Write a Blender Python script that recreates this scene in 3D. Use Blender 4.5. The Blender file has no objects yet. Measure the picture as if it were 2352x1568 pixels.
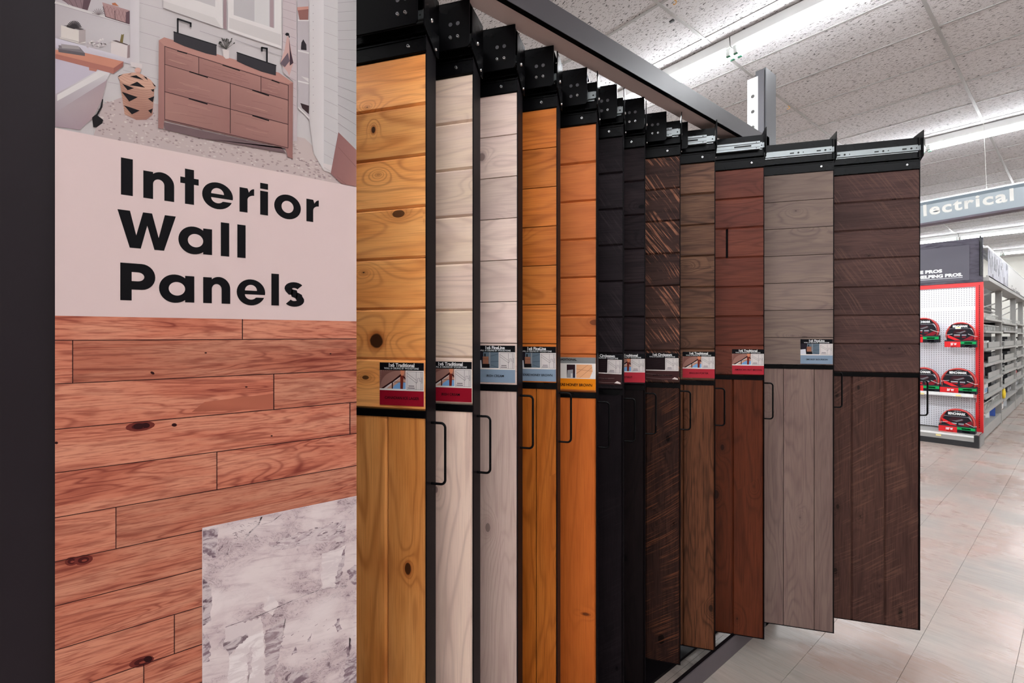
import bpy, bmesh, math, random
from mathutils import Vector, Matrix, Euler
SC = bpy.context.scene
C = SC.collection
R = math.radians
# ---------------------------------------------------------------- camera
FPX, V0, UC, CAMH = 1086.0, 772.6, 1176.0, 1.436
TH = R(50.63)
ST, CT = math.sin(TH), math.cos(TH)
cd = bpy.data.cameras.new('camera'); cam = bpy.data.objects.new('camera', cd); C.objects.link(cam)
cam.location = (0, 0, CAMH)
cam.rotation_euler = (R(90), 0, TH)
cd.sensor_width = 36; cd.lens = FPX / 2352 * 36
cd.shift_y = (V0 - 784) / 2352
cd.clip_start = 0.05; cd.clip_end = 100
SC.camera = cam
# ---------------------------------------------------------------- world, exposure
W = bpy.data.worlds.new('store_world'); SC.world = W; W.use_nodes = True
W.node_tree.nodes['Background'].inputs[0].default_value = (0.9, 0.93, 1.0, 1)
W.node_tree.nodes['Background'].inputs[1].default_value = 0.25
SC.view_settings.view_transform = 'Standard'; SC.view_settings.look = 'None'
SC.view_settings.gamma = 1; SC.view_settings.use_curve_mapping = False
SC.view_settings.exposure = 1.95
SC.cycles.max_bounces = 6; SC.cycles.diffuse_bounces = 4; SC.cycles.glossy_bounces = 3; SC.cycles.transmission_bounces = 2
TUBE_POWER = 16.0
CEIL = CAMH + 2.36

# ---------------------------------------------------------------- pixel -> point helpers
def pt(u, v, X=None, Y=None, Z=None):
    k = (u - UC) / FPX
    if Y is not None: z = Y / (k * ST + CT)
    elif X is not None: z = X / (k * CT - ST)
    else: z = (Z - CAMH) * FPX / (V0 - v)
    return Vector((z * (k * CT - ST), z * (k * ST + CT), CAMH + (V0 - v) / FPX * z))
def camxz(x, z):      # camera plan coords -> world XY
    return Vector((x * CT - z * ST, x * ST + z * CT))

def lin(c):
    return tuple(((x / 255) / 12.92) if x / 255 <= 0.04045 else (((x / 255) + 0.055) / 1.055) ** 2.4 for x in c)
def col(r, g, b, k=1.0):
    a = lin((r, g, b)); return (min(a[0] * k, .95), min(a[1] * k, .95), min(a[2] * k, .95), 1)

# ---------------------------------------------------------------- objects
def link(o, parent=None):
    C.objects.link(o)
    if parent is not None: o.parent = parent
    return o
def empty(name, loc=(0, 0, 0), rz=0.0, parent=None):
    o = bpy.data.objects.new(name, None); o.empty_display_size = .05
    o.location = loc; o.rotation_euler = (0, 0, rz)
    return link(o, parent)
def tag(o, label=None, cat=None, group=None, kind=None):
    if label: o['label'] = label
    if cat: o['category'] = cat
    if group: o['group'] = group
    if kind: o['kind'] = kind
    return o

class MB:
    def __init__(s): s.v = []; s.f = []; s.m = []; s.c = []; s.sm = []
    def add(s, vs, fs, m=0, c=None, smooth=False):
        o = len(s.v); s.v += [tuple(p) for p in vs]
        for f in fs:
            s.f.append(tuple(o + i for i in f)); s.m.append(m); s.c.append(c); s.sm.append(smooth)
        return s
    def box(s, x0, x1, y0, y1, z0, z1, m=0, c=None):
        v = [(x0,y0,z0),(x1,y0,z0),(x1,y1,z0),(x0,y1,z0),(x0,y0,z1),(x1,y0,z1),(x1,y1,z1),(x0,y1,z1)]
        return s.add(v, [(3,2,1,0),(4,5,6,7),(0,1,5,4),(1,2,6,5),(2,3,7,6),(3,0,4,7)], m, c)
    def prism(s, poly, axis, a, b, m=0, c=None):
        """poly: 2D points; axis 'x': poly is (y,z); 'y': (x,z); 'z': (x,y)"""
        n = len(poly)
        mk = {'x': lambda p, t: (t, p[0], p[1]), 'y': lambda p, t: (p[0], t, p[1]), 'z': lambda p, t: (p[0], p[1], t)}[axis]
        v = [mk(p, a) for p in poly] + [mk(p, b) for p in poly]
        f = [tuple(range(n))[::-1], tuple(range(n, 2 * n))] + [(i, (i + 1) % n, n + (i + 1) % n, n + i) for i in range(n)]
        return s.add(v, f, m, c)
    def cyl(s, p0, p1, r, n=12, m=0, c=None, r1=None, caps=True):
        p0 = Vector(p0); p1 = Vector(p1); r1 = r if r1 is None else r1
        d = (p1 - p0).normalized(); a = d.orthogonal().normalized(); b = d.cross(a)
        ring = [(math.cos(2*math.pi*i/n), math.sin(2*math.pi*i/n)) for i in range(n)]
        v = [p0 + r*(a*x + b*y) for x, y in ring] + [p1 + r1*(a*x + b*y) for x, y in ring]
        s.add(v, [(i, (i+1) % n, n + (i+1) % n, n + i) for i in range(n)], m, c, True)
        if caps: s.add(v, [tuple(range(n))[::-1], tuple(range(n, 2*n))], m, c)
        return s
    def tube(s, path, r, n=8, m=0, c=None, closed=False):
        path = [Vector(p) for p in path]; N = len(path); v = []
        ref = None
        for i, p in enumerate(path):
            a = path[(i-1) % N] if (closed or i > 0) else p
            b = path[(i+1) % N] if (closed or i < N-1) else p
            d = (b - a).normalized()
            if ref is None: ref = d.orthogonal().normalized()
            ref = (ref - d * ref.dot(d)).normalized(); bb = d.cross(ref)
            v += [p + r*(ref*math.cos(2*math.pi*j/n) + bb*math.sin(2*math.pi*j/n)) for j in range(n)]
        fs = []
        for i in range(N if closed else N-1):
            k = (i+1) % N
            fs += [(i*n+j, i*n+(j+1) % n, k*n+(j+1) % n, k*n+j) for j in range(n)]
        s.add(v, fs, m, c, True)
        if not closed: s.add([*v[:n], *v[-n:]], [tuple(range(n))[::-1], tuple(range(n, 2*n))], m, c)
        return s
    def quad(s, a, b, c_, d, m=0, c=None): return s.add([a, b, c_, d], [(0, 1, 2, 3)], m, c)
    def mesh(s, name, mats):
        me = bpy.data.meshes.new(name); me.from_pydata(s.v, [], s.f)
        for mt in (mats if isinstance(mats, (list, tuple)) else [mats]): me.materials.append(mt)
        me.polygons.foreach_set('material_index', s.m)
        me.polygons.foreach_set('use_smooth', s.sm)
        if any(x is not None for x in s.c):
            at = me.color_attributes.new('Col', 'FLOAT_COLOR', 'CORNER')
            buf = []
            for p in me.polygons:
                cc = s.c[p.index] or (1, 1, 1, 1)
                if isinstance(cc[0], (tuple, list)):
                    for q in range(p.loop_total): buf += list(cc[q % len(cc)])
                else:
                    buf += list(cc) * p.loop_total
            at.data.foreach_set('color', buf)
        me.update(); return me
    def build(s, name, mats, parent=None, loc=None, rot=None):
        o = bpy.data.objects.new(name, s.mesh(name, mats))
        if loc is not None: o.location = loc
        if rot is not None: o.rotation_euler = rot
        return link(o, parent)

_text_cache = {}
def text_mesh(txt, size, m, bold=0.0, width=1.0, align='LEFT', spacing=1.0):
    cu = bpy.data.curves.new('writing', 'FONT'); cu.body = txt; cu.size = size; cu.offset = bold * size
    cu.align_x = align; cu.space_character = spacing; cu.resolution_u = 3; cu.extrude = 0
    o = bpy.data.objects.new('writing', cu); C.objects.link(o)
    dg = bpy.context.evaluated_depsgraph_get()
    me = bpy.data.meshes.new_from_object(o.evaluated_get(dg))
    bpy.data.objects.remove(o); bpy.data.curves.remove(cu)
    me.materials.clear(); me.materials.append(m)
    if width != 1.0:
        for v in me.vertices: v.co.x *= width
    return me
def text(name, txt, size, m, parent, mat4, **kw):
    o = bpy.data.objects.new(name, text_mesh(txt, size, m, **kw)); o.matrix_basis = mat4
    return link(o, parent)
def frame(o, ex, ey):
    ex = Vector(ex).normalized(); ey = Vector(ey); ez = ex.cross(ey).normalized(); ey = ez.cross(ex)
    m = Matrix((ex, ey, ez)).transposed().to_4x4(); m.translation = Vector(o); return m

# ---------------------------------------------------------------- materials
class NT:
    def __init__(s, name):
        s.mat = bpy.data.materials.new(name); s.mat.use_nodes = True
        s.t = s.mat.node_tree; s.n = s.t.nodes; s.n.clear()
        s.out = s.n.new('ShaderNodeOutputMaterial'); s.b = s.n.new('ShaderNodeBsdfPrincipled')
        s.t.links.new(s.b.outputs[0], s.out.inputs[0])
    def L(s, a, b): s.t.links.new(a, b)
    def new(s, typ, **kw):
        n = s.n.new('ShaderNode' + typ)
        for k, v in kw.items():
            if k.startswith('i_'):
                key = k[2:]; key = int(key) if key.isdigit() else key.replace('_', ' ')
                s.set(n.inputs[key], v)
            else: setattr(n, k, v)
        return n
    def set(s, sock, v):
        if isinstance(v, bpy.types.NodeSocket): s.L(v, sock)
        elif hasattr(v, 'outputs'): s.L(v.outputs[0], sock)
        else: sock.default_value = v
    def math(s, op, a, b=0.0, c=0.0, clamp=False):
        n = s.n.new('ShaderNodeMath'); n.operation = op; n.use_clamp = clamp
        s.set(n.inputs[0], a); s.set(n.inputs[1], b); s.set(n.inputs[2], c); return n.outputs[0]
    def mix(s, f, a, b, blend='MIX'):
        n = s.n.new('ShaderNodeMix'); n.data_type = 'RGBA'; n.blend_type = blend
        s.set(n.inputs[0], f); s.set(n.inputs[6], a); s.set(n.inputs[7], b); return n.outputs[2]
    def ramp(s, f, a, b, lo=0.0, hi=1.0):
        n = s.n.new('ShaderNodeMapRange'); n.interpolation_type = 'SMOOTHSTEP'
        s.set(n.inputs[0], f); n.inputs[1].default_value = a; n.inputs[2].default_value = b
        n.inputs[3].default_value = lo; n.inputs[4].default_value = hi; return n.outputs[0]
    def coord(s, kind='Object'): return s.new('TexCoord').outputs[kind]
    def vmap(s, vec, scale=(1,1,1), loc=(0,0,0), rot=(0,0,0)):
        n = s.n.new('ShaderNodeMapping'); s.L(vec, n.inputs[0])
        n.inputs[1].default_value = loc; n.inputs[2].default_value = rot; n.inputs[3].default_value = scale; return n.outputs[0]
    def noise(s, vec, scale=1.0, detail=2.0, rough=.5, dist=0.0):
        n = s.n.new('ShaderNodeTexNoise'); s.L(vec, n.inputs['Vector'])
        n.inputs['Scale'].default_value = scale; n.inputs['Detail'].default_value = detail
        n.inputs['Roughness'].default_value = rough; n.inputs['Distortion'].default_value = dist; return n.outputs['Fac']
    def bump(s, h, strength=.3, dist=.002):
        n = s.n.new('ShaderNodeBump'); n.inputs['Strength'].default_value = strength; n.inputs['Distance'].default_value = dist
        s.L(h, n.inputs['Height']); s.L(n.outputs[0], s.b.inputs['Normal'])
    def P(s, **kw):
        for k, v in kw.items(): s.set(s.b.inputs[k.replace('_', ' ')], v)
        return s.mat

def paint(name, rgb, rough=.5, metal=0.0, var=.08, scale=6.0, spec=.5, bump=0.0, k=1.0):
    t = NT(name); c = col(*rgb, k) if max(rgb) > 1 else (*rgb, 1)
    o = t.coord(); n = t.noise(o, scale, 3)
    d = tuple(x * (1 - var) for x in c[:3]) + (1,); l = tuple(min(x * (1 + var), 1) for x in c[:3]) + (1,)
    t.P(Base_Color=t.mix(n, d, l), Roughness=t.ramp(n, .2, .8, rough * .9, min(rough * 1.1, 1)), Metallic=metal)
    t.b.inputs['Specular IOR Level'].default_value = spec
    if bump: t.bump(t.noise(o, scale * 40, 2), bump, .001)
    return t.mat

def wood(name, base, dark, light=None, knots=.5, lines=.45, freq=13.0, rough=.45, fiber=.12, saw=None, saw_amt=.0, sscale=150, spec=.14, var=.14, knotc=None, spots=()):
    """stained board: local x runs along the grain, y across; every board object gets its own seed"""
    t = NT(name); base = col(*base); dark = col(*dark); light = col(*light) if light else base
    knotc = col(*knotc) if knotc else tuple(x * .35 for x in dark[:3]) + (1,)
    rnd = t.new('ObjectInfo').outputs['Random']
    sd = t.new('CombineXYZ', i_0=t.math('MULTIPLY', rnd, 61.0), i_1=t.math('MULTIPLY', rnd, 137.0), i_2=t.math('MULTIPLY', rnd, 23.0))
    va = t.new('VectorMath', operation='ADD'); t.L(t.coord(), va.inputs[0]); t.L(sd.outputs[0], va.inputs[1]); vec = va.outputs[0]
    n1 = t.noise(t.vmap(vec, (1.1, 7.5, 3)), 1, 2, .45, .25)
    vo = t.new('TexVoronoi', feature='F1', voronoi_dimensions='2D'); t.L(t.vmap(vec, (3.6, 6.5, 1)), vo.inputs['Vector']); vo.inputs['Scale'].default_value = 1
    d = vo.outputs['Distance']; vcol = t.new('SeparateColor'); t.L(vo.outputs['Color'], vcol.inputs[0])
    on = t.math('GREATER_THAN', vcol.outputs[0], 1 - knots)
    size = t.math('MULTIPLY_ADD', t.math('POWER', vcol.outputs[1], 2.5), .075, .018)
    infl = t.math('MULTIPLY', t.math('POWER', 2.718, t.math('MULTIPLY', d, -9.0)), on)
    sd_ = []
    for sx, sy, rx, ry in spots:
        sp = t.new('SeparateXYZ'); t.L(t.coord(), sp.inputs[0])
        wob = t.math('MULTIPLY_ADD', t.noise(t.vmap(vec, (30, 30, 3)), 1, 2), .5, -.25)
        q = t.math('SQRT', t.math('ADD', t.math('POWER', t.math('MULTIPLY_ADD', sp.outputs[0], 1/rx, -sx/rx), 2.0), t.math('POWER', t.math('MULTIPLY_ADD', sp.outputs[1], 1/ry, -sy/ry), 2.0)))
        q = t.math('ADD', q, wob); sd_.append(q)
        infl = t.math('ADD', infl, t.math('POWER', 2.718, t.math('MULTIPLY', q, -.6)))
    fld = t.math('MULTIPLY_ADD', infl, .55, n1)
    wv = t.math('SINE', t.math('MULTIPLY', fld, freq * 6.283))
    line = t.math('MULTIPLY', t.math('POWER', t.math('MULTIPLY_ADD', wv, .5, .5), 3.6), t.ramp(t.noise(t.vmap(vec, (1.5, 14, 4), (5, 3, 1)), 1, 2), .3, .65, .45, 1.25))
    fib = t.noise(t.vmap(vec, (9, 420, 30)), 1, 2, .6)
    big = t.noise(t.vmap(vec, (2.2, 10, 4)), 1, 3, .6)
    c = t.mix(t.ramp(big, .3, .7), base, light)
    c = t.mix(t.math('MULTIPLY', line, lines), c, dark)
    c = t.mix(t.math('MULTIPLY', t.ramp(fib, .42, .72), fiber * 3), c, dark)
    bright = t.math('MULTIPLY_ADD', rnd, 2 * var, 1 - var)
    bc = t.new('CombineXYZ', i_0=bright, i_1=bright, i_2=bright)
    c = t.mix(1.0, c, bc.outputs[0], 'MULTIPLY')
    hal = t.math('MULTIPLY', t.math('SUBTRACT', 1.0, t.math('DIVIDE', d, t.math('MULTIPLY', size, 2.6)), clamp=True), on)
    c = t.mix(t.math('MULTIPLY', hal, .55), c, dark)
    core = t.math('MULTIPLY', t.math('LESS_THAN', t.math('MULTIPLY_ADD', big, .05, d), t.math('ADD', size, .01)), on)
    c = t.mix(t.math('MULTIPLY', core, .85), c, knotc)
    for q in sd_:
        c = t.mix(t.ramp(q, 1.0, 1.9, .7, 0), c, dark); c = t.mix(t.ramp(q, .85, 1.1, .95, 0), c, knotc)
    h = fib
    if saw:
        sv = t.vmap(vec, (1, 1, 1), rot=(0, 0, R(57)))
        arc = t.noise(t.vmap(vec, (3, 3, 3)), 1, 1)
        av = t.new('VectorMath', operation='ADD'); t.L(sv, av.inputs[0]); t.L(t.new('CombineXYZ', i_1=t.math('MULTIPLY', arc, .05)).outputs[0], av.inputs[1])
        st = t.noise(t.vmap(av.outputs[0], (4, sscale, 1)), 1, 2, .7)
        msk = t.ramp(t.noise(t.vmap(vec, (7, 12, 1)), 1, 3, .6), .38, .58)
        c = t.mix(t.math('MULTIPLY', t.math('MULTIPLY', t.ramp(st, .52, .62), msk), saw_amt), c, col(*saw))
        h = t.math('ADD', fib, st)
    t.P(Base_Color=c, Roughness=t.ramp(fib, .3, .7, rough * .85, rough * 1.15))
    t.b.inputs['Specular IOR Level'].default_value = spec
    t.bump(h, .25, .0006)
    return t.mat

def vcolor(name, rough=.5, spec=.3, grain=0.0, broken=None):
    t = NT(name); a = t.new('Attribute', attribute_name='Col').outputs['Color']
    n = t.noise(t.coord(), 300, 2)
    base = t.mix(t.math('MULTIPLY', n, grain), a, (0.02, .015, .015, 1))
    if broken:
        m = t.noise(t.vmap(t.coord(), (1, 22, 60), rot=(R(12), 0, 0)), 1, 7, .72, .8)
        base = t.mix(t.ramp(m, .42, .56, 0, .85), base, broken)
    t.P(Base_Color=base, Roughness=rough)
    t.b.inputs['Specular IOR Level'].default_value = spec
    return t.mat

def emit(name, rgb, power):
    t = NT(name); o = t.coord(); n = t.noise(o, 2, 1)
    e = t.new('Emission'); t.set(e.inputs[0], t.mix(n, (*rgb, 1), tuple(x * .98 for x in rgb) + (1,))); e.inputs[1].default_value = power
    t.L(e.outputs[0], t.out.inputs[0]); return t.mat

M = {}
M['black_metal'] = paint('black_powder_coat', (0.0022, 0.002, 0.0025), .28, 0, .15, 8, .10)
M['black_satin'] = paint('black_satin_steel', (0.0052, 0.0038, 0.0047), .38, 0, .2, 6, .05)
M['purple_metal'] = paint('dark_plum_metal', (0.0155, 0.0110, 0.0135), .5, .0, .08, 4, .12, .05)
M['beam_metal'] = paint('grey_plum_enamel', (0.040, 0.034, 0.038), .40, .0, .08, 4, .32, .03)
M['zinc'] = paint('zinc_plate', (0.24, 0.255, 0.26), .36, .75, .15, 20)
M['hole'] = paint('dark_hole', (0.006, 0.006, 0.006), .8)
M['screw'] = paint('bright_screw', (0.7, 0.7, 0.71), .25, 1.0, .15, 60)
M['plug'] = paint('grey_plug', (0.045, 0.04, 0.047), .5)
M['galv'] = paint('galvanised_upright', (0.075, 0.075, 0.081), .38, .3, .15, 5)
M['white_steel'] = paint('white_enamel_steel', (0.72, 0.72, 0.71), .25, 0, .04, 5, .6)
M['white'] = paint('white_paint', (0.78, 0.78, 0.78), .5, 0, .03)
M['shelf_white'] = paint('aged_white_shelving', (0.31, 0.30, 0.285), .45, 0, .08)
M['wire'] = paint('white_wire', (0.62, 0.61, 0.58), .35)
M['red'] = paint('signal_red_enamel', (0.62, 0.012, 0.014), .35, 0, .1)
M['bare_wood'] = paint('bare_dowel', (0.50, 0.30, 0.22), .6, 0, .15, 30)
M['black_plastic'] = paint('black_plastic', (0.012, 0.012, 0.014), .4)
M['ink'] = paint('black_ink', (0.0035, 0.003, 0.004), .55, spec=.08)
M['white_ink'] = paint('white_ink', (0.8, 0.8, 0.8), .5, spec=.3)
M['cream_ink'] = paint('ivory_lettering', (0.80, 0.80, 0.76), .5)
M['print'] = vcolor('flat_print', .5, .07)
M['print_matte'] = vcolor('flat_print_matte', .6, .2)
# ================================================================ ROOM
RX0, RX1, RY0, RY1 = -8.0, 6.5, -8.9, 20.4
def m_floor():
    t = NT('vinyl_tile'); o = t.coord(); rnd = t.new('ObjectInfo').outputs['Random']
    sd = t.new('CombineXYZ', i_0=t.math('MULTIPLY', rnd, 40.), i_1=t.math('MULTIPLY', rnd, 90.))
    va = t.new('VectorMath', operation='ADD'); t.L(o, va.inputs[0]); t.L(sd.outputs[0], va.inputs[1])
    g = t.new('NewGeometry').outputs['Position']
    s1 = t.noise(t.vmap(va.outputs[0], (2.2, 26, 1), rot=(0, 0, R(8))), 1, 4, .62, .4)
    s2 = t.noise(t.vmap(va.outputs[0], (9, 110, 1), rot=(0, 0, R(8))), 1, 3, .6, .2)
    big = t.noise(g, 1.7, 3, .6)
    c = t.mix(t.ramp(big, .35, .65), col(160, 137, 127), col(141, 134, 128))
    c = t.mix(t.ramp(s1, .35, .7, 0, .5), c, col(167, 152, 144))
    c = t.mix(t.ramp(s2, .5, .75, 0, .45), c, col(122, 109, 101))
    wob = t.noise(t.vmap(g, (9, 3.4, 1)), 1, 2, .5)
    t.P(Base_Color=c, Roughness=t.ramp(t.math('ADD', big, t.math('MULTIPLY', s2, .3)), .4, .9, .2, .42))
    t.b.inputs['Specular IOR Level'].default_value = .3
    t.bump(wob, .3, .005)
    return t.mat
M['floor'] = m_floor()
M['joint'] = paint('tile_joint', (0.09, 0.08, 0.075), .8)
def m_ceil(name, a, b):
    t = NT(name); o = t.coord(); rnd = t.new('ObjectInfo').outputs['Random']
    sd = t.new('CombineXYZ', i_0=t.math('MULTIPLY', rnd, 40.), i_1=t.math('MULTIPLY', rnd, 90.))
    va = t.new('VectorMath', operation='ADD'); t.L(o, va.inputs[0]); t.L(sd.outputs[0], va.inputs[1]); v = va.outputs[0]
    rot = t.noise(v, 14, 1)
    av = t.new('VectorMath', operation='ADD'); t.L(v, av.inputs[0])
    t.L(t.new('CombineXYZ', i_1=t.math('MULTIPLY', rot, .05)).outputs[0], av.inputs[1])
    p1 = t.noise(t.vmap(av.outputs[0], (30, 125, 1)), 1, 2, .55)
    p2 = t.noise(v, 170, 2, .6)
    pit = t.math('MAXIMUM', t.ramp(p1, .59, .635), t.math('MULTIPLY', t.ramp(p2, .61, .68), .7))
    c = t.mix(pit, (*a, 1), (*b, 1))
    t.P(Base_Color=c, Roughness=.9); t.b.inputs['Specular IOR Level'].default_value = .1
    t.bump(t.math('SUBTRACT', 1.0, pit), .5, .003)
    return t.mat
M['ceil'] = m_ceil('fissured_ceiling_tile', (.63, .615, .62), (.07, .066, .066))
M['tee'] = paint('tee_grid', (0.36, 0.35, 0.34), .45, spec=.2)
M['wall'] = paint('cream_wall', (0.50, 0.485, 0.44), .7)
M['tube'] = emit('fluorescent_tube', (.93, .965, 1.0), TUBE_POWER)
M['socket'] = paint('lamp_socket', (0.55, 0.57, 0.55), .4)
M['green_dot'] = paint('green_socket_mark', (0.03, 0.22, 0.12), .4)

# floor: slab + vinyl tiles one by one where the photo shows them
fl = MB().box(RX0, RX1, RY0, RY1, -.12, -.0035).build('floor', M['joint']); tag(fl, kind='structure')
TS = .3048; TX0 = -.2
tm = MB().box(-TS/2 + .0007, TS/2 - .0007, -TS/2 + .0002, TS/2 - .0002, -.0035, 0).mesh('floor_tile', M['floor'])
cells = []
NI0 = int((RX0 - TX0) / TS) + 1; NI1 = int((RX1 - TX0) / TS); NJ0 = int(RY0 / TS) + 1; NJ1 = int(RY1 / TS)
def floor_seen(x, y):
    z = y * CT - x * ST; xx = y * ST + x * CT
    if z < .5: return None
    u = UC + FPX * xx / z; v = V0 + FPX * CAMH / z
    if v > 1640 or u > 2420: return None
    if y < 3.2 and not (u > 1180): return None
    if y >= 3.2 and u < 2090: return None
    if x < -1.05 and y < 2.3: return None
    return z
near = []
for i in range(NI0, NI1):
    for j in range(NJ0, NJ1):
        x = TX0 + (i + .5) * TS; y = .1 + (j + .5) * TS
        z = floor_seen(x, y)
        (near if z is not None else cells).append((z or 99, x, y))
near.sort()
for z, x, y in near[:300]:
    o = bpy.data.objects.new('floor_tile', tm); o.location = (x, y, 0); link(o, fl)
rest = MB()
for z, x, y in near[300:] + cells:
    h = TS/2 - .0007
    rest.quad((x-h, y-h, 0), (x+h, y-h, 0), (x+h, y+h, 0), (x-h, y+h, 0))
tag(rest.build('floor_tile_field', M['floor'], fl), kind='stuff')

# walls
for nm, b in (('wall_far', (RX0, RX1, RY1, RY1 + .15)), ('wall_near', (RX0, RX1, RY0 - .15, RY0)),
              ('wall_left', (RX0 - .15, RX0, RY0 - .15, RY1 + .15)), ('wall_right', (RX1, RX1 + .15, RY0 - .15, RY1 + .15))):
    tag(MB().box(*b, -.12, CEIL + .15).build(nm, M['wall']), kind='structure')

# suspended ceiling
PX, PY = 1.201, .6190
CX0, CY0 = -1.934, 3.563
ce = MB().box(RX0, RX1, RY0, RY1, CEIL + .03, CEIL + .15).build('ceiling', M['ceil']); tag(ce, kind='structure')
ctm = MB().box(-PX/2 + .012, PX/2 - .012, -PY/2 + .012, PY/2 - .012, 0, .015).mesh('ceiling_tile', M['ceil'])
I0, I1 = -5, 7; J0, J1 = -20, 27
seen_t = []; far = MB()
for i in range(I0, I1):
    for j in range(J0, J1):
        x = CX0 + (i + .5) * PX; y = CY0 + (j + .5) * PY
        z = y * CT - x * ST; u = UC + FPX * (y * ST + x * CT) / max(z, .01); v = V0 - FPX * 2.36 / max(z, .01)
        if z > .5 and 980 < u < 2800 and v > -420 and y < 15:
            o = bpy.data.objects.new('ceiling_tile', ctm); o.location = (x, y, CEIL + .004); link(o, ce)
        else:
            h, k = PX/2 - .012, PY/2 - .012
            far.quad((x-h, y+k, CEIL + .004), (x+h, y+k, CEIL + .004), (x+h, y-k, CEIL + .004), (x-h, y-k, CEIL + .004))
tag(far.build('ceiling_tile_field', M['ceil'], ce), kind='stuff')
rm = MB().box(-.012, .012, 0, PY*4, CEIL - .001, CEIL + .008).box(-.002, .002, 0, PY*4, CEIL + .008, CEIL + .03).mesh('main_runner', M['tee'])
for i in range(I0, I1 + 1):
    for j in range(J0, J1, 4):
        o = bpy.data.objects.new('main_runner', rm); o.location = (CX0 + i * PX, CY0 + j * PY, 0); link(o, ce)
xm = MB().box(.012, PX - .012, -.011, .011, CEIL, CEIL + .007).mesh('cross_tee', M['tee'])
fx = MB()
for i in range(I0, I1):
    for j in range(J0, J1 + 1):
        x = CX0 + i * PX; y = CY0 + j * PY
        z = y * CT - x * ST; u = UC + FPX * (y * ST + x * CT) / max(z, .01)
        if z > .5 and 900 < u < 2700 and 1.5 < y < 12:
            o = bpy.data.objects.new('cross_tee', xm); o.location = (x, y, 0); link(o, ce)
        else: fx.box(x + .012, x + PX - .012, y - .011, y + .011, CEIL, CEIL + .007)
tag(fx.build('cross_tee_field', M['tee'], ce), kind='stuff')

# fluorescent strip fixtures: housing with sloped reflector sides, two tubes, sockets at both ends
FL = 2.44
def fixture():
    r = empty('strip_light')
    MB().prism([(-.075, 0), (-.070, -.066), (-.064, -.072), (.064, -.072), (.070, -.066), (.075, 0)], 'x', -FL/2 + .004, FL/2 - .004).build('housing', M['white_steel'], r)
    for s in (-1, 1):
        MB().cyl((-FL/2 + .045, s*.034, -.099), (FL/2 - .045, s*.034, -.099), .019, 12).build('tube', M['tube'], r)
        for e in (-1, 1):
            k = MB().box(-.014, .014, -.016, .016, -.128, -.072).build('lamp_holder', M['socket'], r, (e*(FL/2 - .03), s*.034, 0))
            MB().box(-.016, .016, -.008, .008, -.133, -.127).build('holder_clip', M['green_dot'], k)
    return r
def dup(root):
    c = root.copy(); C.objects.link(c)
    for ch in root.children:
        d = ch.copy(); C.objects.link(d); d.parent = c
        for g in ch.children:
            e = g.copy(); C.objects.link(e); e.parent = d
    return c
fx0 = fixture(); first = True
rows = {0: 'the nearest row, above the beam', 1: 'the row behind the last sample panel',
        2: 'the row hidden over the hanging sign', 3: 'the row under the hanging sign', 4: 'the farthest row by the wall'}
SHIFT = {0: 0, 1: .55, 2: 0, 3: -.1, 4: 0.3, -1: 0, -2: 0, -3: 0}
for n in (0, 1, 2, 3, 4, -1, -2, -3):
    y = 3.76 + 3.71 * n
    for k in range(-2, 4):
        x = -1.79 + SHIFT[n] + (k + .5) * FL
        if x - FL/2 < RX0 + .1 or x + FL/2 > RX1: continue
        f = fx0 if first else dup(fx0); first = False
        f.location = (x, y, CEIL - .002)
        z = y * CT - x * ST; u = UC + FPX * (y * ST + x * CT) / max(z, .01); v = V0 - FPX * 2.25 / max(z, .01)
        vis = n >= 0 and ((n == 0 and k in (-1, 0)) or (n in (1, 3, 4) and k in (-1, 0)))
        if vis:
            side = {-1: 'left', 0: 'right'}[k]
            tag(f, 'white fluorescent strip light, %s one seen in %s' % (side, rows[n]), 'light')
        elif n >= 0: tag(f, 'white two-tube fluorescent strip light out of sight along the ceiling rows', 'light', 'hidden strip lights')
        else: tag(f, 'white two-tube fluorescent strip light overhead, outside the picture', 'light', 'overhead strip lights')
# little brass clips and a dark scrap on the ceiling grid
M['brass'] = paint('brass_hook', (0.62, 0.36, 0.14), .35, .6)
for u, v, lab in ((1811, 245, 'small brass hook hanging from the ceiling grid right of the grey post'), (1550, 2, 'small brass hook on the ceiling grid at the top edge of the picture')):
    p = pt(u, v, Z=CEIL - .015); h = MB()
    h.tube([(0, 0, .012), (0, 0, 0)] + [(.012*math.sin(a), 0, -.012 + .012*math.cos(a)) for a in [i*.5 for i in range(0, 10)]], .004, 6)
    tag(h.build('ceiling_hook', M['brass'], None, p), lab, 'hook')
p = pt(1543, 48, Z=CEIL - .006)
tag(MB().box(-.016, .016, -.009, .009, -.008, .004).build('grid_clip', M['black_plastic'], None, p), 'small black clip on the ceiling runner at top centre', 'clip')
# ================================================================ SAMPLE RACK
BB, BT = CAMH + .925, CAMH + .997            # beam underside / top
XF = -1.014
rack = empty('display_rack', (XF, 1.0, 0))
tag(rack, 'tall dark metal rack with grey top beam and floor rail carrying the wood panels', 'rack')
def rk(mb, name, m): 
    return mb.build(name, M[m] if isinstance(m, str) else m, rack, (-XF, -1.0, 0))
beam = MB()
beam.box(XF - .004, XF, -.5, 2.50, BB, BT)                       # front face
beam.box(XF - .084, XF - .004, -.5, 2.50, BT - .004, BT)
rk(beam, 'beam', 'beam_metal')
rk(MB().box(XF - .084, XF - .018, -.5, 2.50, BB + .002, BB + .005), 'beam_underside', paint('bounce_toned_underside', (.60,.50,.48), .5, 0, .05, 4, .2))  # light bounced up from the wood panels is put into this pale pink
rk(MB().box(XF - .018, XF - .0005, -.5, 2.50, BB - .001, BB + .004), 'beam_lip', 'black_metal')
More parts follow.
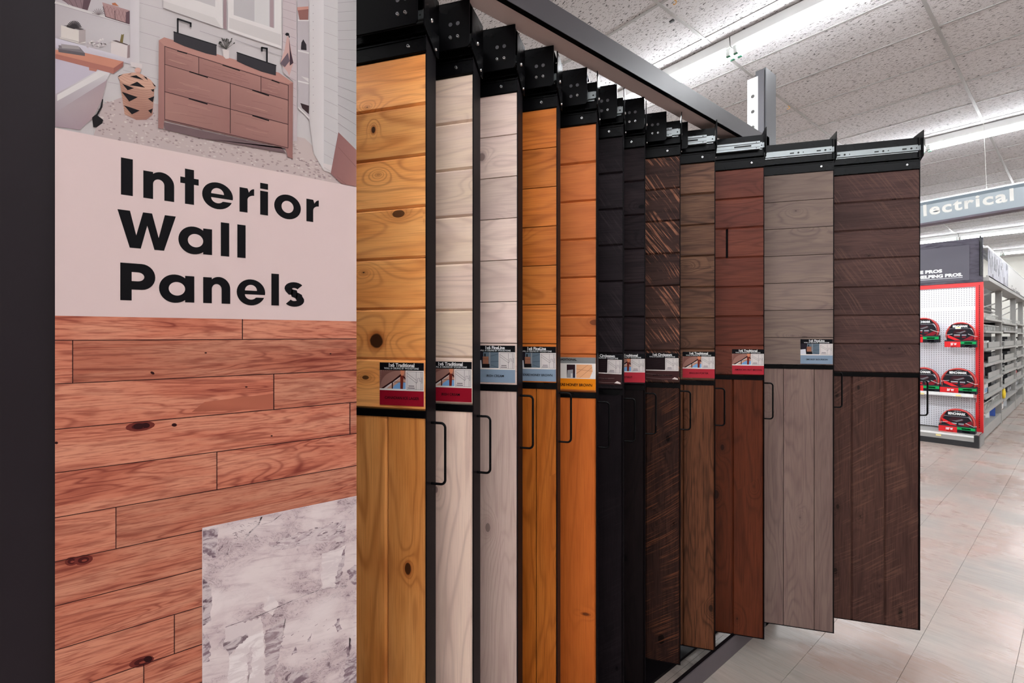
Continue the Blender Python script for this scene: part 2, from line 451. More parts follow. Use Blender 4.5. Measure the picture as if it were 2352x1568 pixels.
# far upright with slotted white face
up = MB().box(XF - .05, XF, 2.462, 2.58, 0, CAMH + 1.335)
rk(up, 'upright', 'galv')
rk(MB().box(XF - .034, XF - .006, 2.452, 2.462, 0, CAMH + 1.325), 'upright_flange', paint('dark_galvanised', (.09,.085,.095), .4, .4))
us = MB().box(XF - .088, XF - .034, 2.455, 2.470, 0, CAMH + 1.305)
wf = rk(us, 'slotted_face', 'white_steel')
for z in (1.212, 1.135, 1.056, .978, .90):
    s = MB().cyl((XF - .061, 2.4545, CAMH + z), (XF - .061, 2.457, CAMH + z), .0085, 14).cyl((XF - .061, 2.4538, CAMH + z), (XF - .061, 2.4545, CAMH + z), .004, 8)
    s.build('face_hole', paint('hole_grey', (.12,.115,.11), .6), wf)
# end column holding the poster
rk(MB().box(-1.10, -1.0165, -.5, .388, 0, BT), 'end_column', 'purple_metal')
rk(MB().box(-1.80, -1.77, -.5, 2.60, 0, BB - .03), 'light_block_back', 'black_metal')  # unseen black back, added to keep light from behind out of the rack
rk(MB().box(-1.77, -1.10, -.50, -.46, 0, BT), 'side_panel', 'purple_metal')
rk(MB().box(-1.80, -1.74, -.5, 2.58, BB - .03, BT), 'rear_beam', 'beam_metal')
# floor rail, base plate
rl = MB().box(XF - .004, XF, .39, 2.58, 0, .081).box(XF - .019, XF - .004, .39, 2.58, .077, .081)
rk(rl, 'floor_rail', paint('rail_plum_enamel', (.075,.060,.066), .45, 0, .1))
rk(MB().box(XF - .0185, XF - .0045, .39, 2.58, .0765, .0815), 'rail_cap', 'black_satin')
rk(MB().box(-1.77, -1.142, .39, 2.58, 0, .012), 'base_plate', 'black_satin')

# ---------------------------------------------------------------- woods
_wood0 = wood
WARGS = {}
def wood(nm, *a, **kw):
    m = _wood0(nm, *a, **kw); WARGS[nm] = (nm, a, kw); return m
WD = {
 1: (wood('golden_lager_pine', (232,149,80), (166,86,36), (246,176,106), .5, .40, 12, .36, .10, knotc=(46,24,14), spec=.3), wood('golden_lager_pine_upright', (216,138,70), (152,78,30), (230,158,90), .4, .42, 11, .4, .10, knotc=(56,28,14))),
 2: (wood('cream_pine', (232,204,188), (188,154,142), (236,210,184), .4, .36, 12, .5, .08, knotc=(140,112,106)), wood('cream_pine_upright', (222,192,178), (180,146,134), (228,200,182), .4, .36, 12, .5, .08, knotc=(130,104,100))),
 3: (wood('cream_pine_fine', (222,196,186), (184,154,146), (228,204,190), .3, .32, 15, .5, .10, knotc=(140,118,112)), wood('cream_pine_fine_upright', (206,178,168), (166,136,128), (214,188,176), .25, .32, 18, .5, .10, knotc=(130,110,104))),
 4: (wood('honey_pine', (190,104,40), (122,60,18), (204,120,52), .28, .36, 13, .42, .12, knotc=(58,26,10)), wood('honey_pine_upright', (178,94,30), (112,52,12), (190,108,40), .4, .36, 13, .42, .12, knotc=(58,26,10))),
 5: (wood('honey_pine_smooth', (196,108,56), (132,62,26), (206,118,62), .3, .20, 9, .45, .08, knotc=(100,48,22)), wood('honey_pine_smooth_upright', (184,92,36), (128,58,20), (194,102,42), .3, .20, 9, .45, .08, knotc=(100,48,22))),
 6: (wood('charcoal_sawn', (33,27,30), (17,14,16), (38,31,34), .3, .3, 10, .55, .2, saw=(62,52,55), saw_amt=.35, spec=.06), wood('charcoal_sawn_upright', (22,17,20), (12,10,12), (27,21,24), .3, .3, 10, .55, .2, saw=(40,33,36), saw_amt=.3, spec=.05)),
 7: (wood('dark_stout', (36,28,31), (19,15,17), (46,36,38), .35, .5, 12, .55, .25, spec=.06), wood('dark_stout_upright', (23,17,18), (12,9,10), (28,20,21), .3, .4, 12, .55, .2, spec=.05)),
 8: (wood('porter_sawn', (58,39,36), (28,19,19), (72,49,42), .6, .4, 9, .5, .2, saw=(156,104,80), saw_amt=.85, sscale=120, spec=.08), wood('porter_sawn_upright', (44,28,24), (22,15,15), (54,34,28), .5, .4, 9, .5, .2, saw=(112,66,44), saw_amt=.6, sscale=220, spec=.06)),
 9: (wood('porter_brown', (98,66,52), (52,33,27), (118,84,64), .6, .5, 14, .45, .26, knotc=(34,22,18)), wood('porter_brown_upright', (90,54,36), (46,26,18), (108,66,44), .4, .5, 17, .45, .26, knotc=(34,20,14))),
 10: (wood('nut_brown', (98,50,40), (58,27,22), (110,58,44), .5, .36, 13, .42, .16, knotc=(40,20,16)), wood('nut_brown_upright', (80,37,22), (46,20,13), (90,43,26), .5, .4, 12, .42, .16, knotc=(32,16,11))),
 11: (wood('smokey_taupe', (121,103,96), (92,76,74), (134,115,104), .3, .36, 13, .5, .14, knotc=(70,57,57)), wood('smokey_taupe_upright', (122,99,93), (92,74,72), (132,110,102), .3, .34, 15, .5, .16, knotc=(70,57,57))),
 12: (wood('weathered_umber', (76,54,51), (48,33,33), (86,62,57), .5, .3, 10, .52, .2, saw=(108,80,70), saw_amt=.4, knotc=(30,20,20)), wood('weathered_umber_upright', (70,46,41), (44,28,26), (84,57,49), .5, .3, 10, .52, .2, saw=(104,74,62), saw_amt=.5, sscale=110, knotc=(28,18,16))),
}
# id: u of right end, v wood top, v bar top, boards, groove, depth z, raw bottom v, vertical joints (m from right edge)
PD = {
 1: (980.3, 118.6, 944.0, 7, 'T', None, [.118, .25, .383, .50]),
 2: (1088.0, 167.1, 930.5, 7, 'T', None, [.127, .26, .393, .526]),
 3: (1189.7, 210.5, 884.6, 7, 'F', None, [.136, .262, .388, .514]),
 4: (1280.2, 246.2, 880.0, 7, 'F', None, [.070, .197, .324, .451, .578]),
 5: (1371.0, 281.9, 902.0, 7, 'T', None, [.140, .273, .406, .54]),
 6: (1432.0, 312.0, 895.6, 7, 'T', None, [.125, .258, .391, .524]),
 7: (1482.0, 335.6, 884.5, 7, 'T', None, [.128, .261, .394, .527]),
 8: (1563.0, 355.7, 880.5, 7, 'T', 1527.0, [.14, .273, .406, .539]),
 9: (1643.0, 369.7, 874.7, 7, 'T', 1496.0, [.131, .264, .397, .53]),
 10: (1755.5, 382.4, 863.0, 7, 'T', 1468.0, [.129, .262, .395, .528]),
 11: (1915.5, 390.8, 838.6, 7, 'F', 1456.0, [.079, .205, .331, .457, .583]),
 12: (2113.3, 387.1, 857.5, 7, 'T', 1447.0, [.136, .269, .402, .535]),
}
DC = Vector((.959, -.284)).normalized()          # panel direction in camera plan coords
DWv = camxz(DC.x, DC.y); RZ = math.atan2(DWv.y, DWv.x); NWv = Vector((-DWv.y, DWv.x))
PW = .57
def corr(u, v): return v + .0208 * (u - 1750)
class PG: pass
PN = {}
for i, (u, vt, vb, nb, st, vbot, vj) in PD.items():
    z = FPX * .755 / (V0 - corr(u, vt))
    if vbot: z = .5 * z + .5 * FPX * 1.355 / (corr(u, vbot) - V0)
    g = PG(); g.z = z; g.x = (u - UC) / FPX * z; g.w = camxz(g.x, g.z)
    g.top = CAMH + (V0 - vt) / FPX * z
    g.bar = CAMH + (V0 - vb) / FPX * z
    g.bot = CAMH + (V0 - vbot) / FPX * z if vbot else g.top - 2.112
    g.bot = max(g.bot, .084 if i >= 9 else .034)
    PN[i] = g
def local(i, u, v, y=0.0):
    """pixel -> local (x, z) in panel i's plane at depth y behind its front"""
    g = PN[i]; o = g.w + NWv * y
    ray = camxz((u - UC) / FPX, 1.0)
    den = DWv.x * ray.y - DWv.y * ray.x
    s = (o.y * ray.x - o.x * ray.y) / den
    p = o + DWv * s; zc = p.y * CT - p.x * ST
    return s, CAMH + (V0 - v) / FPX * zc
WOODARGS = {}
SPOT = {(1, 'H', 1): [(865, 783, .020, .0195)], (1, 'H', 5): [(858, 298, .006, .009)], (1, 'V', 0): [(937, 1305, .016, .009)], (12, 'V', 0): [(2068, 1408, .024, .007)],
        (5, 'V', 0): [(1345, 1410, .005, .012)], (3, 'H', 5): [(1107, 361, .010, .012)], (2, 'H', 0): [(1061, 805, .006, .005)]}
def spot_wood(i, o, kind, k, m):
    key = (i, kind, k)
    if key not in SPOT: return
    mi = o.matrix_basis.inverted(); sp = []
    for u, v, rx, ry in SPOT[key]:
        x, z = local(i, u, v); q = mi @ Vector((x, 0, z - PN[i].bot)); sp.append((q.x, q.y, rx, ry))
    nm, a, kw = WARGS[m.name]
    mm = wood(nm + '_knotty', *a[:3], .12, *a[4:], **dict(kw, spots=sp)); o.data = o.data.copy(); o.data.materials.clear(); o.data.materials.append(mm)
_bc = {}
def board_mesh(L, w, t, ch, m, drop=0.0):
    key = (round(L, 3), round(w, 4), t, ch, m.name)
    if key not in _bc:
        b = MB(); a = w / 2
        b.prism([(-a, -t), (a, -t), (a, -ch), (a - ch, 0), (-a + ch, 0), (-a, -ch)], 'x', 0, L)
        _bc[key] = b.mesh('board', m)
    return _bc[key]
ROT_H = Matrix(((1,0,0),(0,0,-1),(0,1,0))).to_4x4()          # x->x, y->z, z->-y
ROT_V = Matrix(((0,-1,0),(0,0,-1),(1,0,0))).to_4x4()         # x->z, y->-x, z->-y
def put(name, me, parent, mat4):
    o = bpy.data.objects.new(name, me); o.matrix_basis = mat4; return link(o, parent)
LAB = {1: 'golden yellow pine sample panel nearest the poster, big dark knot, handle on its edge',
 2: 'cream whitewashed wide-groove sample panel with red spec card, beside the golden panel',
 3: 'pale cream fine-groove sample panel with blue Irish Cream spec card',
 4: 'honey brown fine-groove sample panel with blue spec card, beside the pale cream panels',
 5: 'orange honey brown sample panel with grey and orange spec card',
 6: 'nearly black saw-marked sample panel just right of the orange honey panel',
 7: 'narrow black-stained smooth sample panel with red spec card among dark ones',
 8: 'dark brown sample panel with light diagonal saw scratches and torn spec card',
 9: 'mid brown knotty sample panel with red English Porter spec card',
 10: 'red brown sample panel with red American Hut Brown spec card, partly slid out',
 11: 'grey taupe fine-groove sample panel with blue Smokey Bourbon card, slid out',
 12: 'dark umber rough sample panel slid out farthest, at right end above open floor'}

M['g_groove'] = paint('shadowed_steel', (.06,.063,.066), .4, .4)
# ---- spec cards: flat printed labels, u/v in 0..1 of the card
CW, CH = .130, .113
def card_print(kind, sub):
    """list of (colour, polygon) on a card, x 0..1 left to right, y 0..1 top to bottom"""
    A = []
    def q(c, x0, y0, x1, y1): A.append((c, [(x0, y0), (x1, y0), (x1, y1), (x0, y1)]))
    def pl(c, *p): A.append((c, list(p)))
    blk = (14, 13, 17); white = (222, 214, 208); grey = (205, 196, 194)
    if kind == 'D':
        q((128, 128, 128), 0, 0, 1, .185); q(white, 0, .185, 1, .66); q((226, 130, 20), 0, .66, 1, 1)
        q((44, 24, 30), .22, .225, .45, .64); pl((150, 148, 150), (.24, .40), (.39, .38), (.39, .64), (.22, .64)); q((34, 40, 62), .40, .5, .44, .63)
        q((200, 196, 196), .33, .5, .38, .63); pl((226, 166, 122), (.48, .22), (.90, .22), (.92, .42), (.84, .64), (.48, .64))
        pl((176, 118, 82), (.48, .50), (.80, .22), (.81, .22), (.48, .52)); pl((176,118,82), (.48,.36), (.92,.42), (.92,.43), (.48,.37)); pl((176,118,82), (.56,.64), (.90,.30), (.905,.31), (.57,.64))
        return A
    band = {'T': (138, 16, 34), 'F': (126, 143, 162), 'C': (62, 36, 36)}[kind]
    if sub == 'bright': band = (168, 44, 56)
    q(blk, 0, 0, 1, .18); q(white, 0, .18, 1, .65); q(band, 0, .65, 1, 1)
    if kind == 'T':
        q((150, 108, 98), 0, .18, .595, .61)
        for k in range(9): pl((126, 84, 76), (0, .22 + k*.045), (.42 - k*.045, .18), (.45 - k*.045, .18), (0, .245 + k*.045))
        pl((196, 150, 130), (.16, .61), (.47, .31), (.595, .42), (.595, .61)); pl((116, 160, 206), (.30, .61), (.33, .54), (.44, .46), (.595, .46), (.595, .61))
        pl((210, 200, 196), (.10, .61), (.45, .33), (.47, .345), (.16, .61))
        pl((40, 12, 14), (.03, .61), (.30, .42), (.49, .26), (.51, .30), (.34, .43), (.09, .61)); pl((40, 12, 14), (.55, .30), (.595, .36), (.595, .39), (.53, .33))
        q((44, 16, 16), .28, .45, .305, .61); q((44, 16, 16), .31, .445, .595, .455); pl((110, 40, 30), (.475, .30), (.55, .30), (.535, .61), (.475, .61))
        pl((206, 128, 94), (.475, .18), (.57, .18), (.56, .26), (.535, .30), (.50, .30), (.48, .26))
    elif kind == 'F':
        q((34, 30, 38), 0, .18, .21, .61); pl((206, 206, 214), (0, .42), (.16, .40), (.18, .61), (0, .61)); q((92, 106, 118), .21, .18, .595, .61); q((138, 138, 140), .36, .18, .385, .56)
        for a, b in ((.28, .22), (.44, .42), (.52, .60)): pl((60, 74, 86), (.40, a), (.595, b), (.595, b + .01), (.40, a + .01))
        q((150, 100, 78), .20, .30, .345, .50); q((120, 72, 52), .20, .36, .345, .372); q((24, 20, 22), .19, .50, .37, .61); q((20, 16, 18), .24, .22, .27, .30)
    else:
        q((30, 19, 22), 0, .18, .595, .62)
        for k in range(6): pl((70, 54, 54), (0, .24 + k*.06), (.58, .30 + k*.065), (.58, .303 + k*.065), (0, .243 + k*.06))
        for yy in (.76, .9): pl((150, 130, 126), (0, yy), (.5, yy + .05), (.8, yy + .03), (.8, yy + .037), (.5, yy + .057), (0, yy + .006))
        pl((220, 205, 200), (.80, .95), (.88, .88), (.98, .93), (.98, .97))
    q(grey, .615, .20, .985, .625)
    ln = (70, 66, 72)
    for x0, y0, x1, y1 in ((.62, .205, .98, .211), (.62, .613, .98, .619), (.62, .205, .626, .619), (.974, .205, .98, .619), (.83, .205, .836, .619), (.935, .205, .941, .619),
                           (.865, .35, .871, .42), (.905, .35, .911, .42), (.865, .35, .911, .356), (.905, .415, .941, .421)): q(ln, x0, y0, x1, y1)
    for dy in (0, .06):
        pl(ln, (.626, .235 + dy), (.84, .40 + dy), (.84, .408 + dy), (.626, .243 + dy))
    pl(ln, (.84, .46), (.868, .415), (.873, .42), (.845, .465))
    for k in range(4): q((40, 38, 42), .952, .34 + k*.035, .964, .356 + k*.035)
    for k, (a, b) in enumerate(((.66, .79), (.645, .80))): q((60, 56, 60), a, .53 + k*.045, b, .545 + k*.045)
    return A
CARDS = {1: ('T', '', '1x6 Traditional', 'CANADIAN ICE LAGER', 833.5, 974.3, 0), 2: ('T', '', '1x6 Traditional', 'IRISH CREAM', 831, 1084.0, 0),
 3: ('F', '', '1x6 FineLine', 'IRISH CREAM', 793.5, 1183.7, 0), 4: ('F', '', '1x6 FineLine', 'TEXAS HONEY BROWN', 796, 1277.3, 0),
 5: ('D', '', 'TRADITIONAL', 'TEXAS HONEY BROWN', 821, 1368.3, 0), 6: ('C', '', '1x6 Circlesawn', 'STOUT', 814, 1429, 1.5), 7: ('T', 'bright', '1x6 Traditional', 'STOUT', 812, 1481.0, -.5),
 8: ('C', '', '1x6 Circlesawn', 'ENGLISH PORTER', 811, 1558.6, 0), 9: ('T', 'bright', '1x6 Traditional', 'ENGLISH PORTER', 808, 1641.3, 0),
 10: ('T', 'bright', '1x6 Traditional', 'AMERICAN HUT BROWN', 802, 1754.3, 0), 11: ('F', '', '1x6 FineLine', 'SMOKEY BOURBON', 779, 1912.3, 0)}
def make_card(i, root):
    kind, sub, head, name, vt, ur, tilt = CARDS[i]
    x, z = local(i, ur, vt); z -= PN[i].bot
    m4 = Matrix.Translation((x, -.0012, z)) @ Matrix.Rotation(R(tilt), 4, 'Y')
    b = MB().box(-CW, 0, -.0006, .0006, -CH, 0, 0, col(222, 214, 208))
    for k, (c, poly) in enumerate(card_print(kind, sub)):
        y = -.0007 - k * .000012
        pts = [(-CW + p[0] * CW, y, -p[1] * CH) for p in poly]
        b.add(pts, [tuple(range(len(pts)))], 0, col(*c))
    o = b.build('spec_card', M['print'], root); o.matrix_basis = m4
    y = -.0018
    def tx(s, cx, by, size, m, **kw):
        text('lettering', s, size, m, o, frame((-CW + cx * CW, y, -by * CH), (1, 0, 0), (0, 0, 1)), align='CENTER', **kw)
    if kind == 'D':
        tx(head, .23, .098, .0105, M['ink'], bold=.02); tx(name, .41, .895, .0135, M['ink'], bold=.02, width=.9)
    else:
        tx(head, .5, .098, .0135, M['white_ink'], bold=.028, width=.93)
        tx('WALL & CEILING BY WOODTONE', .5, .153, .0066, M['white_ink'], bold=.006, width=1.0)
        tx(name, .51, .85, .0100, M['ink'], bold=.012, width=.98)
    return o

def hang(i):
    u, vt, vb, nb, st, vbot, vj = PD[i]; g = PN[i]
    root = empty('sample_panel', (g.w.x, g.w.y, g.bot), RZ)
    tag(root, LAB[i], 'sample panel', 'sliding wood sample panels')
    T = g.top - g.bot; B = g.bar - g.bot; wu, wl = WD[i]
    # tray: end faces, bottom, back, crossbar
    fr = MB()
    fr.box(-.003, 0, -.0015, .053, 0, T + .045).box(-PW, -PW + .003, -.0015, .053, 0, T + .045)
    fr.box(-PW + .003, -.003, -.0015, .053, 0, .003).box(-PW + .003, -.003, .022, .053, .003, T + .045)
    fr.build('frame', M['black_satin'], root)
    MB().box(-PW + .003, -.003, -.002, .021, B - .0195, B).build('divider_bar', M['black_metal'], root)
    gap = .0005 if st == 'T' else .0022
    ch = .0055 if st == 'T' else .0006
    n = nb; pitch = (T - B) / n
    for k in range(n):
        w = pitch - gap
        if i == 10 and k == n - 3:
            for x0, x1 in ((-PW + .0033, -.158), (-.148, -.0033)):
                put('board', board_mesh(x1 - x0, w, .019, ch, wu), root, Matrix.Translation((x0, -.0004, B + (k + .5) * pitch)) @ ROT_H)
            continue
        if i == 5 and k == 1:
            for f0, f1 in ((0, .46), (.46, 1)):
                put('board', board_mesh(PW - .0066, pitch*(f1 - f0) - gap, .019, ch if f0 else .003, wu), root, Matrix.Translation((-PW + .0033, -.0002, B + (k + (f0 + f1)/2) * pitch)) @ ROT_H)
            continue
        me = board_mesh(PW - .0066, w, .019, ch, wu)
        o = put('board', me, root, Matrix.Translation((-PW + .0033, -.0004 + random.uniform(0, .0007), B + (k + .5) * pitch)) @ ROT_H)
        spot_wood(i, o, 'H', k, wu)
    edges = [0.0033] + [e for e in vj] + [PW - .0033]
    for k, (a, b) in enumerate(zip(edges[:-1], edges[1:])):
        w = b - a - gap
        if w < .006: continue
        me = board_mesh(B - .0195 - .0035, w, .019, ch, wl)
        o = put('board', me, root, Matrix.Translation((-(a + b) / 2, -.0004 + random.uniform(0, .0007), .0033)) @ ROT_V)
        spot_wood(i, o, 'V', k, wl)
    # header channel with screw
    MB().box(-PW, -.0005, -.0035, .053, T, T + .040).box(-PW, -.0005, -.006, .0, T + .036, T + .040).box(-PW, -.0005, -.005, 0, T + .001, T + .004).build('header_channel', M['black_metal'], root)
    MB().box(-PW, -.001, .004, .010, T + .040, T + .145).box(-PW, -.001, -.008, .006, T + .048, T + .051).build('hanger_plate', M['black_metal'], root)
    def screw(par, x, y, z, r=.0052, nrm='y', name='screw'):
        s = MB()
        if nrm == 'y': s.cyl((x, y, z), (x, y - .003, z), r, 12, r1=r*.75).cyl((x, y - .0025, z), (x, y - .0033, z), r*.4, 6, 1)
        else: s.cyl((x, y, z), (x + .003, y, z), r, 12, r1=r*.75).cyl((x + .0025, y, z), (x + .0034, y, z), r*.4, 6, 1)
        s.build(name, [M['screw'], M['hole']], par)
    screw(root, -.052, -.0035, T + .021)
    screw(root, -.50, -.0035, T + .021)
    # end plate
    ep = MB().prism([(-.022, T + .168), (.063, T + .168), (.063, T + .016), (.046, T + .016), (-.022, T + .054)], 'x', .002, .005)
    e = ep.build('end_plate', M['black_metal'], root)
    screw(e, .005, .020, T + .092, .0058, 'x'); screw(e, .005, .044, T + .030, .004, 'x')
    # telescopic slide on the hanger plate
    sl = MB(); zc = T + .094
    sl.box(-PW + .01, -.004, -.006, .004, zc - .0105, zc + .0105)
    sl.box(-PW + .01, -.008, -.001, .004, zc + .0125, zc + .0165).box(-PW + .01, -.008, -.001, .004, zc - .0165, zc - .0125)
    sl.box(-.006, -.002, -.010, .004, zc - .011, zc + .011)
    so = sl.build('slide', M['zinc'], root)
    hb = MB()
    for x in (-.036, -.145, -.30):
        hb.cyl((x, -.0062, zc), (x, -.0066, zc), .0045, 10).box(x - .035, x - .018, -.0066, -.0061, zc - .0028, zc + .0028).cyl((x + .02, -.0062, zc), (x + .02, -.0066, zc), .0026, 8)
    if i in (5, 6, 7, 8, 9, 10):
        cut = {5: -.030, 6: -.022, 7: -.02, 8: -.034, 9: -.036, 10: -.020}[i]
        oc = MB(); oc.box(-PW + .01, cut, -.013, -.0065, zc - .0175, zc + .0175)
        oc.box(-PW + .01, cut, -.0155, -.012, zc + .0095, zc + .0175).box(-PW + .01, cut, -.0155, -.012, zc - .0175, zc - .0095)
        oo = oc.build('slide_cover', M['zinc'], root)
        MB().box(-PW + .012, cut - .001, -.0134, -.0128, zc + .0068, zc + .0088).box(-PW + .012, cut - .001, -.0134, -.0128, zc - .0088, zc - .0068).build('slide_groove', M['g_groove'], oo)
        sb = MB().box(cut - .105, cut - .035, -.0136, -.0128, zc - .003, zc + .003)
        for dz in (-.0125, .0125): sb.cyl((cut - .015, -.0154, zc + dz), (cut - .015, -.016, zc + dz), .0022, 8)
        tag(sb.build('slide_holes', M['hole'], oo), kind='stuff')
        hb = MB().cyl((-.012, -.0062, zc), (-.012, -.0066, zc), .003, 8)
    tag(hb.build('slide_holes', M['hole'], so), kind='stuff')
    # pull handle on the end face
    zt = B - .034; zb = zt - .160; p = []; rr = .012; d = .040
    path = [(0, .026, zt)] + [(d - rr + rr*math.sin(a), .026, zt - rr + rr*math.cos(a)) for a in [k*math.pi/12 for k in range(7)]] + \
           [(d - rr + rr*math.cos(a), .026, zb + rr - rr*math.sin(a)) for a in [k*math.pi/12 for k in range(7)]] + [(0, .026, zb)]
    MB().tube(path, .0034, 8).build('handle', M['black_metal'], root)
    if i in CARDS: make_card(i, root)
    if i == 8:
        MB().cyl((-.20, .012, 0), (-.20, .012, -.032), .0125, 16).build('dowel', M['bare_wood'], root)
    return root
random.seed(4)
for i in PD: hang(i)

# ---- fixed slide brackets hanging from the beam (parts of the rack)
BU = {1: 960, 2: 1079, 3: 1184, 4: 1272, 5: 1349, 6: 1417.5, 7: 1480, 8: 1531, 9: 1580}
xb_world = []
for i in range(1, 13):
    g = PN[i]
    if i in BU:
        xb, _ = local(i, BU[i], 300, -.030)
        xb_world.append((g.w + DWv * xb).x)
    else:
        xb = (sum(xb_world[-4:]) / 4 - g.w.x) / DWv.x - .0
    root = empty('bracket', (g.w.x - XF, g.w.y - 1.0, 0), RZ, rack)
    T = g.top; top = BB - .0015
    b = MB().box(-.003, 0, 0, 0, 0, 0) if False else MB()
    b.prism([(xb - .20, T + .056), (xb - .006, T + .056), (xb, T + .063), (xb, top), (xb - .20, top)], 'y', -.033, -.029)
    b.prism([(xb - .20, -.033), (xb - .004, -.033), (xb - .004, .055), (xb - .04, .085), (xb - .16, .085), (xb - .20, .055)], 'z', top - .003, top)
    b.box(xb - .20, xb - .06, -.029, -.016, T + .070, T + .118)
    b.build('bracket_plate', M['black_metal'], root)
    for dx, dz, kind in ((.034, .124, 'plug'), (.056, .124, 'plug'), (.034, .088, 'screw'), (.056, .088, 'screw')):
        s = MB()
        if kind == 'plug' or (i in (5, 6) and dx == .056):
            s.cyl((xb - dx, -.033, T + dz), (xb - dx, -.0336, T + dz), .0055, 16).build('plug', M['plug'], root)
        else:
            s.cyl((xb - dx, -.033, T + dz), (xb - dx, -.0365, T + dz), .0052, 12, r1=.004).cyl((xb - dx, -.036, T + dz), (xb - dx, -.0368, T + dz), .002, 6, 1)
            s.build('screw', [M['screw'], M['hole']], root)
# ================================================================ POSTER (flat print on the end column)
XP = -1.0125
PK = .80
poster = empty('poster', (XP, .15, .35))
tag(poster, 'tall printed poster on the dark end column: bathroom photo, Interior Wall Panels, printed planks', 'poster')
def ps(mb, name, m): return mb.build(name, m, poster, (-XP, -.15, -.35))
yl = pt(126.8, 700, X=XP).y; yr = pt(817.6, 700, X=XP).y
ps(MB().box(XP - .0035, XP - .0001, yl, yr, .35, 2.34, 0, col(214, 190, 186)), 'backing_board', M['print'])
LV = [0]
def on(u, v): 
    p = pt(u, v, X=XP); return (XP + LV[0] * 1e-5, p.y, p.z)
class Print(MB):
    def poly(s, c, pts, up=True):
        if up: LV[0] += 1
        p = [on(*q) for q in pts]
        cc = [col(*x, PK) for x in c] if isinstance(c[0], (tuple, list)) else col(*c, PK)
        # keep faces towards +X
        a = sum(p[i][1]*p[(i+1) % len(p)][2] - p[(i+1) % len(p)][1]*p[i][2] for i in range(len(p)))
        if a < 0: p = p[::-1]; cc = cc[::-1] if isinstance(c[0], (tuple, list)) else cc
        return s.add(p, [tuple(range(len(p)))], 0, cc)
    def line(s, c, pts, w=1.0, up=True):
        if up: LV[0] += 1
        for (x0, y0), (x1, y1) in zip(pts[:-1], pts[1:]):
            d = math.hypot(x1 - x0, y1 - y0) or 1; nx, ny = -(y1 - y0) / d * w / 2, (x1 - x0) / d * w / 2
            ex, ey = (x1 - x0) / d * w * .3, (y1 - y0) / d * w * .3
            s.poly(c, [(x0 - ex + nx, y0 - ey + ny), (x1 + ex + nx, y1 + ey + ny), (x1 + ex - nx, y1 + ey - ny), (x0 - ex - nx, y0 - ey - ny)], False)
        return s
    def ell(s, c, x, y, rx, ry, rot=0, n=16, up=True):
        q = []
        for k in range(n):
            a = 2*math.pi*k/n; px, py = rx*math.cos(a), ry*math.sin(a)
            q.append((x + px*math.cos(rot) - py*math.sin(rot), y + px*math.sin(rot) + py*math.cos(rot)))
        return s.poly(c, q, up)
def A_(*p): return [(120 + x/5.226, y/5.226) for x, y in p]
def B_(*p): return [(460 + x/5.228, y/5.228) for x, y in p]
def D_(*p): return [(x/2.8337, y/2.8337) for x, y in p]
TOPV = -420
# ---- the bathroom picture
b = Print(); rr = random.Random(7)
b.poly((190, 181, 180), [(126.8, TOPV), (817.6, TOPV), (817.6, 430.5), (126.8, 294.8)])
b.poly([(172,163,166),(186,177,178),(190,182,182),(176,166,168)], A_((38, -1500), (935, -1500), (935, 690), (38, 470)))
# shiplap lines
for a, c in (((1050, 35), (1330, 110)), ((1050, 210), (1490, 340)), ((1050, 380), (1290, 450)), ((1050, 560), (1275, 622)), ((1050, 740), (1275, 792)), ((850, 840), (1275, 955)), ((670, 985), (800, 1010))):
    b.line((158, 147, 150), A_(a, c), .8)
b.line((196,188,186), A_((40, 30), (930, 292)), 5); b.line((150,140,144), A_((40, 48), (930, 306)), 1)
b.poly((128, 104, 108), A_((110, 0), (470, -40), (425, 125), (240, 72)))
for k in range(5): b.line((84, 66, 70), A_((130 + k*70, -10 + k*4), (200 + k*52, 60 + k*12)), .8)
b.poly((92, 70, 76), A_((375, 0), (465, 0), (425, 122), (360, 108)))
b.poly((166, 132, 130), A_((600, 28), (925, 125), (925, 290), (640, 200))); b.line((80,62,66), A_((610, 80), (640, 200), (925, 288)), 1.6); b.line((80,62,66), A_((750, 130), (755, 232)), 1.4)
for k in range(7): b.line((128, 96, 98), A_((615 + k*44, 60 + k*13), (655 + k*44, 190 + k*13)), .7); b.line((128, 96, 98), A_((660 + k*40, 70 + k*11), (620 + k*42, 130 + k*14)), .6)
b.poly((96, 72, 78), A_((885, 150), (930, 130), (930, 290), (880, 270))); b.poly((172, 106, 76), A_((715, 40), (755, 32), (800, 78), (722, 60)))
for k in range(9): b.line((128, 114, 116), A_((555, 180), (555 + 80*math.cos(-.3 - k*.32), 180 + 75*math.sin(-.3 - k*.32))), 1.0)
b.poly((200, 190, 184), A_((90, 448), (330, 512), (400, 500), (400, 515), (330, 530), (90, 464)))
b.poly((202, 191, 184), A_((105, 303), (320, 365), (320, 502), (105, 450))); b.poly((162, 149, 148), A_((320, 365), (400, 357), (400, 500), (320, 520)))
b.poly((84, 74, 74), A_((135, 305), (330, 358), (385, 352), (210, 310)))
for k in range(13): b.line((54, 48, 50), A_((262, 345), (262 + 88*math.cos(-.25 - k*.22), 345 + 92*math.sin(-.25 - k*.22))), 2.0)
b.poly([(196,188,198),(200,192,200),(196,186,188),(186,176,180),(190,180,190)], A_((38, 458), (700, 640), (935, 700), (935, 770), (38, 575)))
for k in range(60): b.ell(rr.choice(((206,196,194),(176,164,166),(190,178,178))), *A_((540 + rr.gauss(0, 52), 530 + rr.gauss(0, 28)))[0], 2.8, 1.7, rr.random()*3, 7, k % 10 == 0)
b.poly((203, 191, 188), A_((708, 490), (905, 545), (898, 702), (703, 640))); b.poly((146, 126, 126), A_((905, 545), (932, 538), (932, 692), (898, 702))); b.poly((92, 76, 76), A_((722, 487), (770, 486), (912, 538), (898, 546)))
